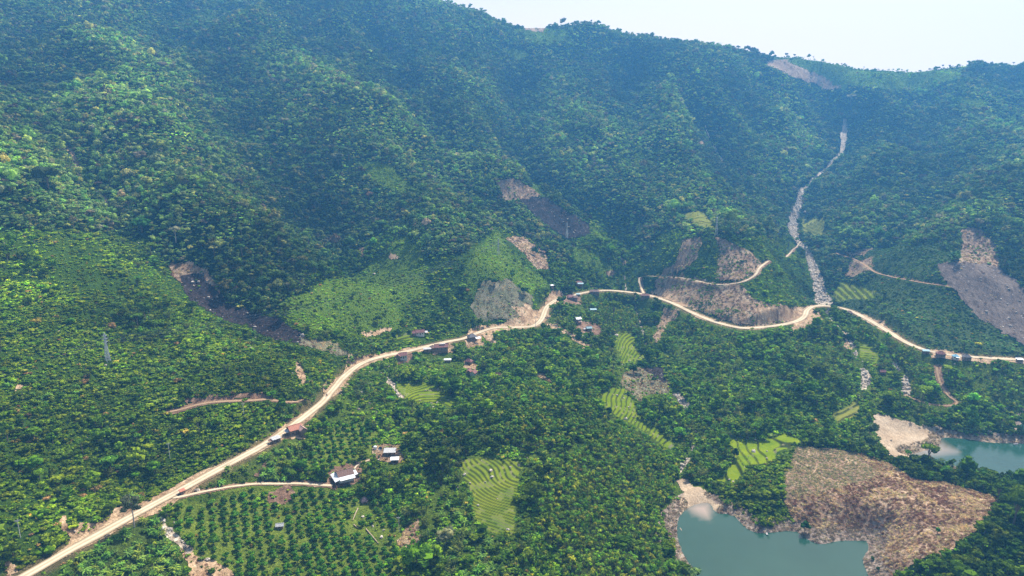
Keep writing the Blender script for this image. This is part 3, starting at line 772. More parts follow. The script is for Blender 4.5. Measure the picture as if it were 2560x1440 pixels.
# ---------------------------------------------------------------- build the ground
def mesh_from(name, V, F):
    """V (n,3) F (m,k) arrays -> mesh, quickly"""
    me = bpy.data.meshes.new(name)
    V = np.asarray(V, np.float32); F = np.asarray(F, np.int32)
    n, k = F.shape
    me.vertices.add(len(V)); me.vertices.foreach_set('co', V.ravel())
    me.loops.add(n * k); me.loops.foreach_set('vertex_index', F.ravel())
    me.polygons.add(n)
    me.polygons.foreach_set('loop_start', np.arange(0, n * k, k, dtype=np.int32))
    me.polygons.foreach_set('loop_total', np.full(n, k, np.int32))
    me.update(calc_edges=True)
    return me

def link(name, me, mat=None, parent=None, smooth=False):
    o = bpy.data.objects.new(name, me)
    COL.objects.link(o)
    if mat is not None: me.materials.append(MATS[mat] if isinstance(mat, str) else mat)
    if parent is not None: o.parent = parent
    if smooth: me.polygons.foreach_set('use_smooth', np.ones(len(me.polygons), bool))
    return o

def tag(o, label=None, cat=None, group=None, kind=None):
    if label: o['label'] = label
    if cat: o['category'] = cat
    if group: o['group'] = group
    if kind: o['kind'] = kind
    return o

idx = np.arange(NT * NR, dtype=np.int32).reshape(NT, NR)
quads = np.stack([idx[:-1, :-1], idx[:-1, 1:], idx[1:, 1:], idx[1:, :-1]], -1).reshape(-1, 4)
# class of a quad: that of its first corner; terraces each keep their own number
cq = (cls + np.where(cls == TERRACE, 100 * tid, 0))[:-1, :-1].ravel()
veg = np.isin(cls[:-1, :-1].ravel(), (FOREST, SHRUB, GRASS, ORCHARD, PALMS, BANANA, CROP, MIXED, WOODS))
cq = np.where(veg, -1, cq)
VV = np.stack([GX, GY, GZ], -1).reshape(-1, 3)
GCOL = {FOREST: (.014,.034,.014), SHRUB: (.050,.100,.014), GRASS: (.105,.175,.020), ORCHARD: (.155,.215,.030), PALMS: (.06,.09,.018), BANANA: (.085,.13,.025), CROP: (.07,.11,.04), MIXED: (.088,.140,.020), WOODS: (.015,.035,.012)}
cov = np.zeros((NT, NR, 4), np.float32); cov[..., 3] = 1
for c, v in GCOL.items(): cov[cls == c, :3] = v
tg = np.array([0] + [g for _, _, g, _ in TERR])[tid]
tread = np.array([.140, .205, .006]) * np.clip(tg, 0, 1.3)[..., None] + np.array([.20, .20, .06]) * np.clip(1 - tg, 0, 1)[..., None]
ris = np.array([.035, .050, .015]) * np.ones(3) + (fbm(GX, GY, 5, 2, 99)[..., None] > 0.22) * np.array([.16, .15, .09])
mt = cls == TERRACE
cov[mt, :3] = (tread * (1 - RISER[..., None]) + ris * RISER[..., None])[mt]
vg = (1 - sstep(4.5, 8.5, RD))[..., None] * (cls < 10)[..., None]
cov[..., :3] = cov[..., :3] * (1 - vg) + np.array([.17, .14, .07]) * vg
cov = cov.reshape(-1, 4)

def split(name, sel, mat, attr=False, kind='structure', label=None, cat=None):
    F = quads[sel]
    if len(F) == 0: return None
    u, inv = np.unique(F.ravel(), return_inverse=True)
    me = mesh_from(name, VV[u], inv.reshape(-1, 4))
    if attr:
        a = me.attributes.new('cover', 'FLOAT_COLOR', 'POINT'); a.data.foreach_set('color', cov[u].ravel())
    o = link(name, me, mat, smooth=True)
    return tag(o, label, cat, None, kind)

split('hillside', cq == -1, 'hillside', True)
for c, nme, mt_ in ((STUBBLE, 'stubble_field', 'stubble'), (BURNT, 'burnt_ground', 'burnt'), (GREY, 'grey_clearing_ground', 'grey_soil'), (TAN, 'dry_cleared_ground', 'tan_soil'), (EARTH, 'bare_earth_ground', 'earth'), (REDSOIL, 'red_soil_ground', 'red_soil'), (SAND, 'sand', 'sand'), (SHORE, 'shore', 'shore'), (BOULDERS, 'stream_bed_ground', 'stream_bed'), (PURPLE, 'burnt_slope_ground', 'purple_soil')):
    split(nme, cq == c, mt_)
for n, (P, tw, g, lab) in enumerate(TERR):
    split('rice_terrace', cq == TERRACE + 100 * (n + 1), 'paddy', True, 'structure', lab, None)

# ---------------------------------------------------------------- water, roads
def water(name, Q, silt_px=None):
    me = bpy.data.meshes.new(name)
    bm = bmesh.new()
    x0, y0 = Q.min(0) - 6; x1, y1 = Q.max(0) + 6
    s = 3.0
    nx, ny = int((x1 - x0) / s) + 2, int((y1 - y0) / s) + 2
    X, Y = np.meshgrid(x0 + np.arange(nx) * s, y0 + np.arange(ny) * s, indexing='ij')
    D = np.array(ground(X, Y) < 0.35) & (Y > 60)
    k = D.copy()
    for dx in (-1, 0, 1):
        for dy in (-1, 0, 1):
            k |= np.roll(np.roll(D, dx, 0), dy, 1)
    ins = in_poly(X, Y, Q)
    near = ins.copy()
    for _ in range(3):
        near |= np.roll(near, 1, 0) | np.roll(near, -1, 0) | np.roll(near, 1, 1) | np.roll(near, -1, 1)
    k &= near
    I = np.arange(nx * ny).reshape(nx, ny)
    F = np.stack([I[:-1, :-1], I[1:, :-1], I[1:, 1:], I[:-1, 1:]], -1)[k[:-1, :-1]]
    u, inv = np.unique(F.ravel(), return_inverse=True)
    V = np.c_[X.ravel()[u], Y.ravel()[u], np.zeros(len(u))]
    me = mesh_from(name, V, inv.reshape(-1, 4))
    px, py, _ = project(V[:, 0], V[:, 1], 0)
    w = np.zeros(len(u))
    for poly, soft in (silt_px or []):
        P = np.array(poly, float)
        c = in_poly(px, py, P)
        d = np.full(len(u), 1e9)
        for a, b in zip(P, np.roll(P, -1, 0)):
            e = b - a; t = np.clip(((px - a[0]) * e[0] + (py - a[1]) * e[1]) / (e @ e), 0, 1)
            d = np.minimum(d, np.hypot(px - a[0] - t * e[0], py - a[1] - t * e[1]))
        w = np.maximum(w, np.where(c, 0.35 + 0.5 * np.minimum(d / soft, 1), np.clip(0.35 - d / soft, 0, 1)))
    a = me.attributes.new('silt', 'FLOAT', 'POINT'); a.data.foreach_set('value', w.astype(np.float32))
    return tag(link(name, me, 'reservoir_water', smooth=True), None, None, None, 'structure')

water('reservoir_water', lakes_w[0], [([(1716,1272),(1738,1258),(1775,1254),(1779,1300),(1762,1297),(1735,1285)], 16)])
water('reservoir_water', lakes_w[1], [([(2200,1100),(2345,1098),(2362,1112),(2395,1130),(2350,1136),(2280,1140)], 26)])
water('reservoir_water', lakes_w[2])

def ribbon(name, P, w, mat, lift=0.05, seed=0, n=8):
    d = np.gradient(P[:, :2], axis=0); d /= np.linalg.norm(d, axis=1)[:, None] + 1e-9
    nrm = np.c_[d[:, 1], -d[:, 0]]
    s = np.arange(len(P)) * 1.0
    wl = w / 2 * (1 + 0.16 * vnoise(s / 5 + 40, s * 0 + 3.5, 200 + seed) * 2); wr = w / 2 * (1 + 0.16 * vnoise(s / 5 + 90, s * 0 + 7.5, 300 + seed) * 2)
    rows = []
    for k in range(n + 1):
        u = k / n
        off = -wl + (wl + wr) * u
        x = P[:, 0] + nrm[:, 0] * off; y = P[:, 1] + nrm[:, 1] * off
        z = np.maximum(P[:, 2], 0) + lift + 0.06 * math.sin(math.pi * u)
        rows.append(np.c_[x, y, z])
    V = np.stack(rows, 1); m = len(P)
    I = np.arange(m * (n + 1)).reshape(m, n + 1)
    F = np.stack([I[:-1, :-1], I[:-1, 1:], I[1:, 1:], I[1:, :-1]], -1).reshape(-1, 4)
    me = mesh_from(name, V.reshape(-1, 3), F)
    a = me.attributes.new('across', 'FLOAT', 'POINT'); a.data.foreach_set('value', np.tile(np.linspace(0, 1, n + 1), m).astype(np.float32))
    return tag(link(name, me, mat, smooth=True), None, None, None, 'structure')

ribbon('dirt_road', ROAD, RW * 2, 'dirt_road', 0.06, 1)
for k, (nme, (P, w, D)) in enumerate(TRK.items()):
    P = P.copy(); P[:, 2] = np.maximum(P[:, 2], ground(P[:, 0], P[:, 1]))
    ribbon('dirt_track', P, w, 'brown_track' if nme in ('hillside', 'right', 'lakeside') else 'dirt_road', 0.12, 5 + k, 4)

# ---------------------------------------------------------------- plants
class Geo:
    """collects vertices and faces (triangles and quads) with a material number each"""
    def __init__(s): s.v = []; s.f = []; s.m = []
    def add(s, V, F, m=0):
        o = len(s.v); s.v += [tuple(map(float, p)) for p in V]; s.f += [tuple(o + i for i in f) for f in F]; s.m += [m] * len(F)
    def build(s, name, mats, parent=None, linkit=True, smooth=False):
        me = bpy.data.meshes.new(name); me.from_pydata(s.v, [], s.f)
        for m in mats: me.materials.append(MATS[m])
        me.polygons.foreach_set('material_index', np.array(s.m, np.int32))
        if smooth: me.polygons.foreach_set('use_smooth', np.ones(len(s.f), bool))
        me.update()
        if not linkit: return me
        return link(name, me, None, parent)

_b = bmesh.new(); bmesh.ops.create_icosphere(_b, subdivisions=1, radius=1.0)
ICO_V = np.array([v.co[:] for v in _b.verts]); ICO_F = [tuple(v.index for v in f.verts) for f in _b.faces]; _b.free()
_b = bmesh.new(); bmesh.ops.create_icosphere(_b, subdivisions=2, radius=1.0)
ICO2_V = np.array([v.co[:] for v in _b.verts]); ICO2_F = [tuple(v.index for v in f.verts) for f in _b.faces]; _b.free()

def tube(g, pts, rad, m=1, n=5):
    pts = np.asarray(pts, float); rings = []
    for k, p in enumerate(pts):
        d = pts[min(k + 1, len(pts) - 1)] - pts[max(k - 1, 0)]; d /= np.linalg.norm(d) + 1e-9
        a = np.cross(d, [0.3, 0.9, 0.2]); a /= np.linalg.norm(a); b = np.cross(d, a)
        rings.append([p + rad[k] * (a * math.cos(6.2832 * i / n) + b * math.sin(6.2832 * i / n)) for i in range(n)])
    V = [q for r in rings for q in r]
    F = [(k * n + i, k * n + (i + 1) % n, (k + 1) * n + (i + 1) % n, (k + 1) * n + i) for k in range(len(pts) - 1) for i in range(n)]
    g.add(V, F, m)

def blob(g, c, r, R, m=0, rough=0.36, hi=False):
    V = ICO2_V if hi else ICO_V
    q = V * (1 + R.uniform(-rough, rough, (len(V), 1)))
    g.add(q * np.asarray(r) + np.asarray(c), ICO2_F if hi else ICO_F, m)

def cards(g, n, centre, R, size, m=0, up=0.3):
    for _ in range(n):
        c = centre(R)
        a = R.normal(size=3); a[2] *= 0.6; a /= np.linalg.norm(a)
        b = np.cross(a, R.normal(size=3) + [0, 0, up]); b /= np.linalg.norm(b) + 1e-9
        s = size * R.uniform(0.6, 1.4); w = s * R.uniform(0.45, 0.8)
        g.add([c - a * s, c - b * w * 0.5 + [0, 0, -.2 * s], c + a * s, c + b * w * .5 + [0, 0, .1 * s]], [(0, 1, 2, 3)], m)

def crown_geo(R, nb=13, h=(0.75, 1.75), flat=1.0, leaf=0.17, ncard=150, br=(.30, .5)):
    g = Geo(); cs = []
    for k in range(nb):
        a = R.uniform(0, 6.283); u = R.uniform(0, 1)
        rad = math.sqrt(R.uniform(0, 1)) * 0.72
        z = h[0] + (h[1] - h[0]) * (0.25 + 0.75 * R.uniform(0.3, 1) * (1 - rad * rad * 0.9))
        c = np.array([rad * math.cos(a), rad * math.sin(a), z]); r = R.uniform(*br)
        cs.append((c, r)); blob(g, c, (r, r, r * 0.72 * flat), R)
    def pos(R):
        c, r = cs[R.integers(len(cs))]
        d = R.normal(size=3); d[2] = abs(d[2]) * 0.9; d /= np.linalg.norm(d)
        return c + d * r * R.uniform(0.9, 1.3) * [1, 1, 0.75]
    cards(g, ncard, pos, R, leaf)
    return g

def trunk_geo(h=1.2, r=0.06, m=0, limbs=3, R=None):
    g = Geo()
    tube(g, [(0, 0, -0.4), (0.02, 0, h * 0.4), (0.0, 0.03, h * 0.8), (0.02, 0, h)], [r * 1.25, r, r * .8, r * .5], m)
    for k in range(limbs):
        a = 6.283 * k / max(limbs, 1) + 0.4
        tube(g, [(0, 0, h * 0.62), (0.22 * math.cos(a), 0.22 * math.sin(a), h * 0.95), (0.42 * math.cos(a), 0.42 * math.sin(a), h * 1.15)], [r * .6, r * .45, r * .2], m, 4)
    return g

def merge(a, b, shift=0):
    a.add(b.v, b.f, 0); a.m[-len(b.f):] = [x + shift for x in b.m]; return a

def strip(g, base, dirv, L, w, droop, n=4, m=0, lift=0.6, fold=0.0):
    """an arching leaf"""
    d = np.array([math.cos(dirv), math.sin(dirv), 0]); s = np.array([-d[1], d[0], 0])
    V = []
    for k in range(n + 1):
        u = k / n
        p = np.asarray(base) + d * L * u + np.array([0, 0, lift * L * u - droop * L * u * u])
        ww = w * math.sin(math.pi * min(0.08 + u * 0.92, 0.98)) * 0.5
        V += [p - s * ww + [0, 0, -fold * ww], p, p + s * ww + [0, 0, -fold * ww]]
    F = []
    for k in range(n):
        a = 3 * k
        F += [(a, a + 1, a + 4, a + 3), (a + 1, a + 2, a + 5, a + 4)]
    g.add(V, F, m)

def palm_geo(R, h=2.6, nf=11, L=0.9, w=0.34, tr=0.05):      # slender palm: trunk height in units of ~ crown radius
    g = Geo()
    tube(g, [(0, 0, -.4), (0.03, 0.02, h * .5), (0.0, 0.0, h)], [tr * 1.2, tr, tr * .8], 1, 5)
    for k in range(nf):
        a = 6.283 * k / nf + R.uniform(-.3, .3)
        strip(g, (0, 0, h), a, L * R.uniform(.8, 1.1), w, R.uniform(.7, 1.3), 4, 0, R.uniform(.35, .95), 0.5)
    return g

def banana_geo(R, nf=9):
    g = Geo()
    for s in range(R.integers(2, 4)):
        bx, by = R.uniform(-.35, .35, 2); hh = R.uniform(.5, .9)
        tube(g, [(bx, by, -.3), (bx, by, hh)], [.09, .06], 1, 5)
        for k in range(nf):
            a = 6.283 * k / nf + R.uniform(-.3, .3)
            strip(g, (bx, by, hh), a, R.uniform(.7, 1.1), .27, R.uniform(.5, 1.1), 4, 0, R.uniform(.5, 1.2), 0.35)
    return g

def bamboo_geo(R):
    g = Geo()
    for k in range(26):
        a = R.uniform(0, 6.283); L = R.uniform(1.0, 1.9); lean = R.uniform(.15, .62)
        pts = []
        for u in np.linspace(0, 1, 6):
            rr_ = lean * L * u ** 2.0
            pts.append(np.array([math.cos(a) * (0.12 + rr_), math.sin(a) * (0.12 + rr_), L * (u - 0.22 * u ** 3) * 1.25]))
        tube(g, pts[:4], [.02] * 4, 1, 3)
        for _ in range(15):
            u = R.uniform(.3, 1); i = min(int(u * 5), 4); f = u * 5 - i
            c = pts[i] * (1 - f) + pts[i + 1] * f
            d = R.normal(size=3) * [1, 1, .5]; d /= np.linalg.norm(d)
            s = R.uniform(.12, .24); b = np.cross(d, [0, 0, 1]) * .33
            g.add([c, c + (d + b) * s * .6 + [0, 0, -.02], c + d * s * 1.2 + [0, 0, -.14], c + (d - b) * s * .6 + [0, 0, -.02]], [(0, 1, 2, 3)], 0)
    return g

def shrub_geo(R, tall=0.8, nb=7, ncard=40):
    return crown_geo(R, nb, (0.1, tall), 1.1, .2, ncard, (.28, .46))

def bare_geo(R, leaves=30):
    g = Geo()
    tube(g, [(0, 0, -.3), (0.02, 0, .7), (0, .04, 1.3), (.05, 0, 1.7)], [.06, .05, .035, .015], 1)
    tips = []
    for k in range(13):
        a = R.uniform(0, 6.283); z0 = R.uniform(.6, 1.4); L = R.uniform(.4, .8)
        p1 = np.array([math.cos(a) * L * .5, math.sin(a) * L * .5, z0 + L * .5]); p2 = np.array([math.cos(a) * L, math.sin(a) * L, z0 + L * 1.05])
        tube(g, [(0, 0, z0), p1, p2], [.03, .022, .01], 1, 3); tips += [p1, p2]
        for _ in range(3):
            d = R.normal(size=3) * .22 + [0, 0, .15]
            tube(g, [p1, p1 + d], [.014, .006], 1, 3); tips.append(p1 + d)
    cards(g, leaves, lambda R: tips[R.integers(len(tips))] + R.normal(size=3) * .07, R, .08)
    return g

def umbrella_geo(R):
    """tall forest tree: bare trunk under a flat layered crown"""
    g = crown_geo(R, 12, (1.7, 2.3), .7, .13, 110, (.26, .42))
    return merge(g, trunk_geo(1.9, .06, 1, 4))

def straw_geo(R, n=22):
    g = Geo()
    for _ in range(n):
        a = R.uniform(0, 6.283); L = R.uniform(.5, 1.2); z = R.uniform(.02, .3); w = R.uniform(.02, .065)
        c = np.array([R.uniform(-.5, .5), R.uniform(-.5, .5), z]); d = np.array([math.cos(a), math.sin(a), R.uniform(-.1, .6)]); s = np.array([-d[1], d[0], 0]) * w
        g.add([c - d * L / 2 - s, c - d * L / 2 + s, c + d * L / 2 + s * .4 + [0, 0, .05], c + d * L / 2 - s * .4], [(0, 1, 2, 3)], 0)
    return g

def rock_geo(R):
    g = Geo(); blob(g, (0, 0, .25), (1, R.uniform(.6, 1), R.uniform(.45, .8)), R, 0, .3); return g

R_ = np.random.default_rng(11)
PROTO = {}

def proto(kind, geos, mats=('foliage_mass', 'bark')):
    PROTO[kind] = [g for g in geos]

def with_trunk(g, h=1.0, r=.07): return merge(g, trunk_geo(h, r, 1, 0))
proto('broadleaf', [with_trunk(crown_geo(R_, 13 + k)) for k in range(3)] + [with_trunk(crown_geo(R_, 10, (.7, 2.6), 1.35, .17, 130, (.22, .42))) for k in range(3)] + [umbrella_geo(R_), umbrella_geo(R_)] + [with_trunk(crown_geo(R_, 22, (.8, 1.6), .8, .16, 170, (.18, .36))) for k in range(3)] + [bamboo_geo(R_)])
proto('dome', [with_trunk(crown_geo(R_, 16, (.9, 1.6), .85, .11, 160)) for k in range(3)])
proto('shrub', [shrub_geo(R_, .8, 6 + k) for k in range(4)] + [shrub_geo(R_, 1.3, 8)])
proto('areca', [palm_geo(R_, R_.uniform(2.2, 3.2)) for k in range(5)])
proto('banana', [banana_geo(R_) for k in range(4)])
proto('bamboo', [bamboo_geo(R_) for k in range(3)])
proto('fruit', [with_trunk(crown_geo(R_, 12, (.45, 1.35), 1.15, .12, 150, (.3, .46)), .7) for k in range(5)])
proto('bare', [bare_geo(R_, 26) for k in range(3)])
proto('straw', [straw_geo(R_) for k in range(4)])
proto('rock', [rock_geo(R_) for k in range(4)])
proto('tallgrass', [straw_geo(R_, 16) for k in range(2)])

# proto meshes used by the masses; they live in a collection that is not part of the scene
def proto_collection(kind, mats):
    c = bpy.data.collections.new(kind + '_kinds')
    for k, g in enumerate(PROTO[kind]):
        o = bpy.data.objects.new('%s_%02d' % (kind, k), g.build(kind, mats, linkit=False))
        c.objects.link(o)
    return c

def gn_group(coll):
    ng = bpy.data.node_groups.new('planting', 'GeometryNodeTree')
    ng.interface.new_socket('Geometry', in_out='INPUT', socket_type='NodeSocketGeometry')
    ng.interface.new_socket('Geometry', in_out='OUTPUT', socket_type='NodeSocketGeometry')
    N = ng.nodes; Lk = ng.links
    gi = N.new('NodeGroupInput'); go = N.new('NodeGroupOutput')
    ci = N.new('GeometryNodeCollectionInfo'); ci.inputs['Collection'].default_value = coll
    ci.inputs['Separate Children'].default_value = True; ci.inputs['Reset Children'].default_value = True
    ip = N.new('GeometryNodeInstanceOnPoints'); ip.inputs['Pick Instance'].default_value = True
    def attr(name, typ):
        a = N.new('GeometryNodeInputNamedAttribute'); a.data_type = typ; a.inputs['Name'].default_value = name; return a.outputs[0]
    er = N.new('FunctionNodeEulerToRotation'); Lk.new(attr('rot', 'FLOAT_VECTOR'), er.inputs[0])
    Lk.new(gi.outputs[0], ip.inputs['Points']); Lk.new(ci.outputs[0], ip.inputs['Instance'])
    Lk.new(attr('pick', 'INT'), ip.inputs['Instance Index']); Lk.new(er.outputs[0], ip.inputs['Rotation'])
    Lk.new(attr('scl', 'FLOAT_VECTOR'), ip.inputs['Scale'])
    Lk.new(ip.outputs[0], go.inputs[0])
    return ng

def mass(name, kind, P, scl, rot, pick, tint, mats=('foliage_mass', 'bark')):
    n = len(P)
    if n == 0: return
    me = bpy.data.meshes.new(name)
    me.vertices.add(n); me.vertices.foreach_set('co', np.asarray(P, np.float32).ravel())
    def at(nm, typ, key, v):
        a = me.attributes.new(nm, typ, 'POINT'); a.data.foreach_set(key, v.ravel())
    at('rot', 'FLOAT_VECTOR', 'vector', rot.astype(np.float32)); at('scl', 'FLOAT_VECTOR', 'vector', scl.astype(np.float32))
    at('pick', 'INT', 'value', pick.astype(np.int32)); at('tint', 'FLOAT_COLOR', 'color', np.c_[tint, np.ones(n)].astype(np.float32))
    o = bpy.data.objects.new(name, me); COL.objects.link(o)
    mod = o.modifiers.new('planting', 'NODES'); mod.node_group = gn_group(proto_collection(kind, mats))
    return tag(o, None, None, None, 'stuff')

# ---------------------------------------------------------------- what grows where
def candidates(dens, r0, r1, seed):
    R = np.random.default_rng(seed)
    area = 0.5 * (TH1 - TH0) * (r1 * r1 - r0 * r0)
    n = int(area * dens)
    r = np.sqrt(R.uniform(r0 * r0, r1 * r1, n)); t = R.uniform(TH0, TH1, n)
    x, y = r * np.sin(t), r * np.cos(t)
    return x, y, R

HOUSES_XY = []      # filled before planting: (x, y, clear radius)

def settle(x, y, R, hmax, slack=12.0, sink=0.15):
    z = ground(x, y)
    hid = ground(x, y, HIDDEN)
    px, py, t = project(x, y, z)
    ok = (hid < slack) & (px > -330) & (px < 2890) & (py < 1640)
    return z, px, py, t, ok

BARE_ = np.array([STUBBLE, BURNT, GREY, TAN, EARTH, SAND, SHORE, BOULDERS, TERRACE, PURPLE, TRACK, YARD, REDSOIL])

def clear_of(x, y, z, c, height, R, keep=0.06):
    """leave open ground and what lies behind it uncovered"""
    ctop, _ = cover_at(x, y, z + height * 0.85)
    cmid, _ = cover_at(x, y, z + height * 0.4)
    c3, _ = cover_at(x, y, z + height * 0.62); c4, _ = cover_at(x, y, z + height * 0.2)
    cmid = np.where(np.isin(c3, BARE_), c3, np.where(np.isin(c4, (TRACK, TERRACE)), c4, cmid))
    bt = np.isin(ctop, BARE_) | np.isin(cmid, BARE_)
    strict = np.isin(ctop, (TRACK, TERRACE, BURNT)) | np.isin(cmid, (TRACK, TERRACE, BURNT))
    own = np.isin(c, (TAN, EARTH, GREY, REDSOIL, BURNT)) & (height < 2.2)
    ok = ~bt | own | (R.random(len(x)) < np.where(strict, .008, keep))
    for hx_, hy_, hr in HOUSES_XY:
        ok &= (x - hx_) ** 2 + (y - hy_) ** 2 > hr * hr
        # the line of sight to the house
        ux, uy = -hx_ / math.hypot(hx_, hy_), -hy_ / math.hypot(hx_, hy_)
        s = (x - hx_) * ux + (y - hy_) * uy; q = np.abs((x - hx_) * uy - (y - hy_) * ux)
        ok &= ~((s > 0) & (s < hr + height * 2.2) & (q < hr * 0.9))
    rd = ground(x, y, np.minimum(RD, 60))
    ok &= rd > np.where(height > 2.2, 5.0, 3.6)
    ok &= ground(x, y, np.clip(LD, -60, 60)) > 5.0 + 6 * fbm(x, y, 16, 2, 96)
    return ok

def pal(R, n, cols, jit=0.34):
    cols = np.array([c[:3] for c in cols]); w = np.ones(len(cols)) / len(cols)
    c = cols[R.choice(len(cols), n, p=w)]
    return c * (1 + R.uniform(-jit, jit, (n, 1))) * (1 + R.uniform(-.1, .1, (n, 3)))

G_FOREST = [(0.1652, 0.2824, 0.0737), (0.1238, 0.2258, 0.0632), (0.2273, 0.3293, 0.0737), (0.3096, 0.3293, 0.1054), (0.1857, 0.2668, 0.0949), (0.1445, 0.251, 0.059)]
G_PALE = [(0.225, 0.24, 0.13), (0.195, 0.18, 0.117), (0.255, 0.225, 0.156), (0.165, 0.21, 0.091)]
G_SHRUB = [(0.1368, 0.2415, 0.0125), (0.1712, 0.2683, 0.0142), (0.1141, 0.2058, 0.0125), (0.2168, 0.2952, 0.0171), (0.1485, 0.2147, 0.0171)]
G_BRIGHT = [(0.2179, 0.3587, 0.0208), (0.1845, 0.326, 0.0208), (0.2515, 0.3749, 0.0311)]
G_MIXED = [(0.1131, 0.2258, 0.0145), (0.1508, 0.2668, 0.0165), (0.088, 0.1745, 0.0145), (0.201, 0.3079, 0.0198), (0.1257, 0.2053, 0.0198)]
G_PALM = [(0.1555, 0.2761, 0.0267), (0.2178, 0.3037, 0.0267), (0.1166, 0.2392, 0.025), (0.3266, 0.3498, 0.0312), (0.14, 0.2761, 0.0267)]
G_BAN = [(0.15, 0.3, 0.05), (0.18, 0.315, 0.06), (0.135, 0.255, 0.035), (0.24, 0.315, 0.05)]
G_BAMBOO = [(0.144, 0.192, 0.044), (0.176, 0.208, 0.055), (0.12, 0.168, 0.044)]
G_FRUIT = [(0.0709, 0.1852, 0.0168), (0.0607, 0.156, 0.0151), (0.0851, 0.2048, 0.0185)]
ALL = {}

def plan(kind, dens, r0, r1, seed, rule, size, tall, cols, hgt, slack=12.0, keep=0.05):
    """rule(c, x, y, z, px, py, R) -> chance of a plant; size(R, n, c, px, py) -> crown radius (m)"""
    x, y, R = candidates(dens, r0, r1, seed)
    z, px, py, t, ok = settle(x, y, R, 1, slack)
    x, y, z, px, py, t = (a[ok] for a in (x, y, z, px, py, t))
    c, _ = cover_at(x, y, z, 4.0)
    p = rule(c, x, y, z, px, py, R)
    ok = R.random(len(x)) < p
    x, y, z, px, py, t, c = (a[ok] for a in (x, y, z, px, py, t, c))
    s = size(R, len(x), c, px, py)
    ok = clear_of(x, y, z, c, s * hgt, R, keep)
    x, y, z, px, py, t, c, s = (a[ok] for a in (x, y, z, px, py, t, c, s))
    n = len(x)
    d = dict(P=np.c_[x, y, z - 0.1 * s], px=px, py=py, t=t, c=c, s=s,
             scl=np.c_[s, s, s * R.uniform(*tall, n)], rot=np.c_[R.uniform(-.09, .09, (n, 2)), R.uniform(0, 6.283, n)],
             pick=R.integers(0, len(PROTO[kind]), n), tint=cols(R, n, c, px, py, x, y))
    return d

def cat(*ds):
    return {k: np.concatenate([d[k] for d in ds]) for k in ds[0]}

def take(d, m):
    return {k: v[m] for k, v in d.items()}

# ---------------------------------------------------------------- houses, towers and other single things
for nme, col, kw in (('maroon_roof', (.20, .065, .055), dict(bands=3)), ('brown_roof', (.17, .085, .06), dict(bands=3)), ('orange_roof', (.46, .17, .10), dict(bands=3)), ('pink_roof', (.48, .29, .23), dict(bands=3)),
                     ('slate_roof', (.10, .095, .105), dict(bands=3)), ('white_roof', (.78, .78, .78), dict(bands=3, rough=.5)), ('grey_roof', (.45, .44, .42), dict(bands=3)), ('teal_roof', (.25, .40, .42), dict(bands=3)),
                     ('blue_roof', (.18, .42, .54), dict(bands=3)), ('thatch', (.12, .085, .095), dict(var=.4)), ('timber_wall', (.22, .15, .10), {}), ('white_wall', (.62, .60, .55), {}), ('door_wood', (.10, .06, .04), {}),
                     ('window_glass', (.05, .06, .07), dict(rough=.2)), ('post_wood', (.20, .15, .11), {}), ('tower_steel', (.50, .52, .54), dict(rough=.5, var=.1)), ('concrete', (.55, .53, .50), {}), ('insulator', (.25, .13, .09), dict(rough=.3)),
                     ('wire', (.10, .10, .11), {}), ('dark_cloth', (.03, .03, .04), {}), ('skin', (.35, .22, .15), {}), ('tyre', (.015, .015, .015), {}), ('red_paint', (.35, .03, .02), dict(rough=.3)), ('boat_white', (.75, .75, .74), dict(rough=.4)), ('boat_wood', (.30, .21, .14), {}), ('log_wood', (.42, .31, .20), {})):
    flat_mat(nme, col, **({'rough': .7} | kw))

def box(g, x0, x1, y0, y1, z0, z1, m=0):
    g.add([(x0, y0, z0), (x1, y0, z0), (x1, y1, z0), (x0, y1, z0), (x0, y0, z1), (x1, y0, z1), (x1, y1, z1), (x0, y1, z1)],
          [(0, 3, 2, 1), (4, 5, 6, 7), (0, 1, 5, 4), (1, 2, 6, 5), (2, 3, 7, 6), (3, 0, 4, 7)], m)

def bar(g, a, b, w, m=0):
    a = np.asarray(a, float); b = np.asarray(b, float); d = b - a; d /= np.linalg.norm(d)
    u = np.cross(d, [0, 0, 1.0]) if abs(d[2]) < .95 else np.cross(d, [1.0, 0, 0]); u /= np.linalg.norm(u); v = np.cross(d, u); w = w / 2
    g.add([a + u * w + v * w, a - u * w + v * w, a - u * w - v * w, a + u * w - v * w, b + u * w + v * w, b - u * w + v * w, b - u * w - v * w, b + u * w - v * w],
          [(0, 3, 2, 1), (4, 5, 6, 7), (0, 1, 5, 4), (1, 2, 6, 5), (2, 3, 7, 6), (3, 0, 4, 7)], m)

def root(name, loc, rz=0.0, label=None, cat=None, group=None):
    o = bpy.data.objects.new(name, None); COL.objects.link(o); o.location = loc; o.rotation_euler = (0, 0, rz)
    o.empty_display_size = 1
    return tag(o, label, cat, group)

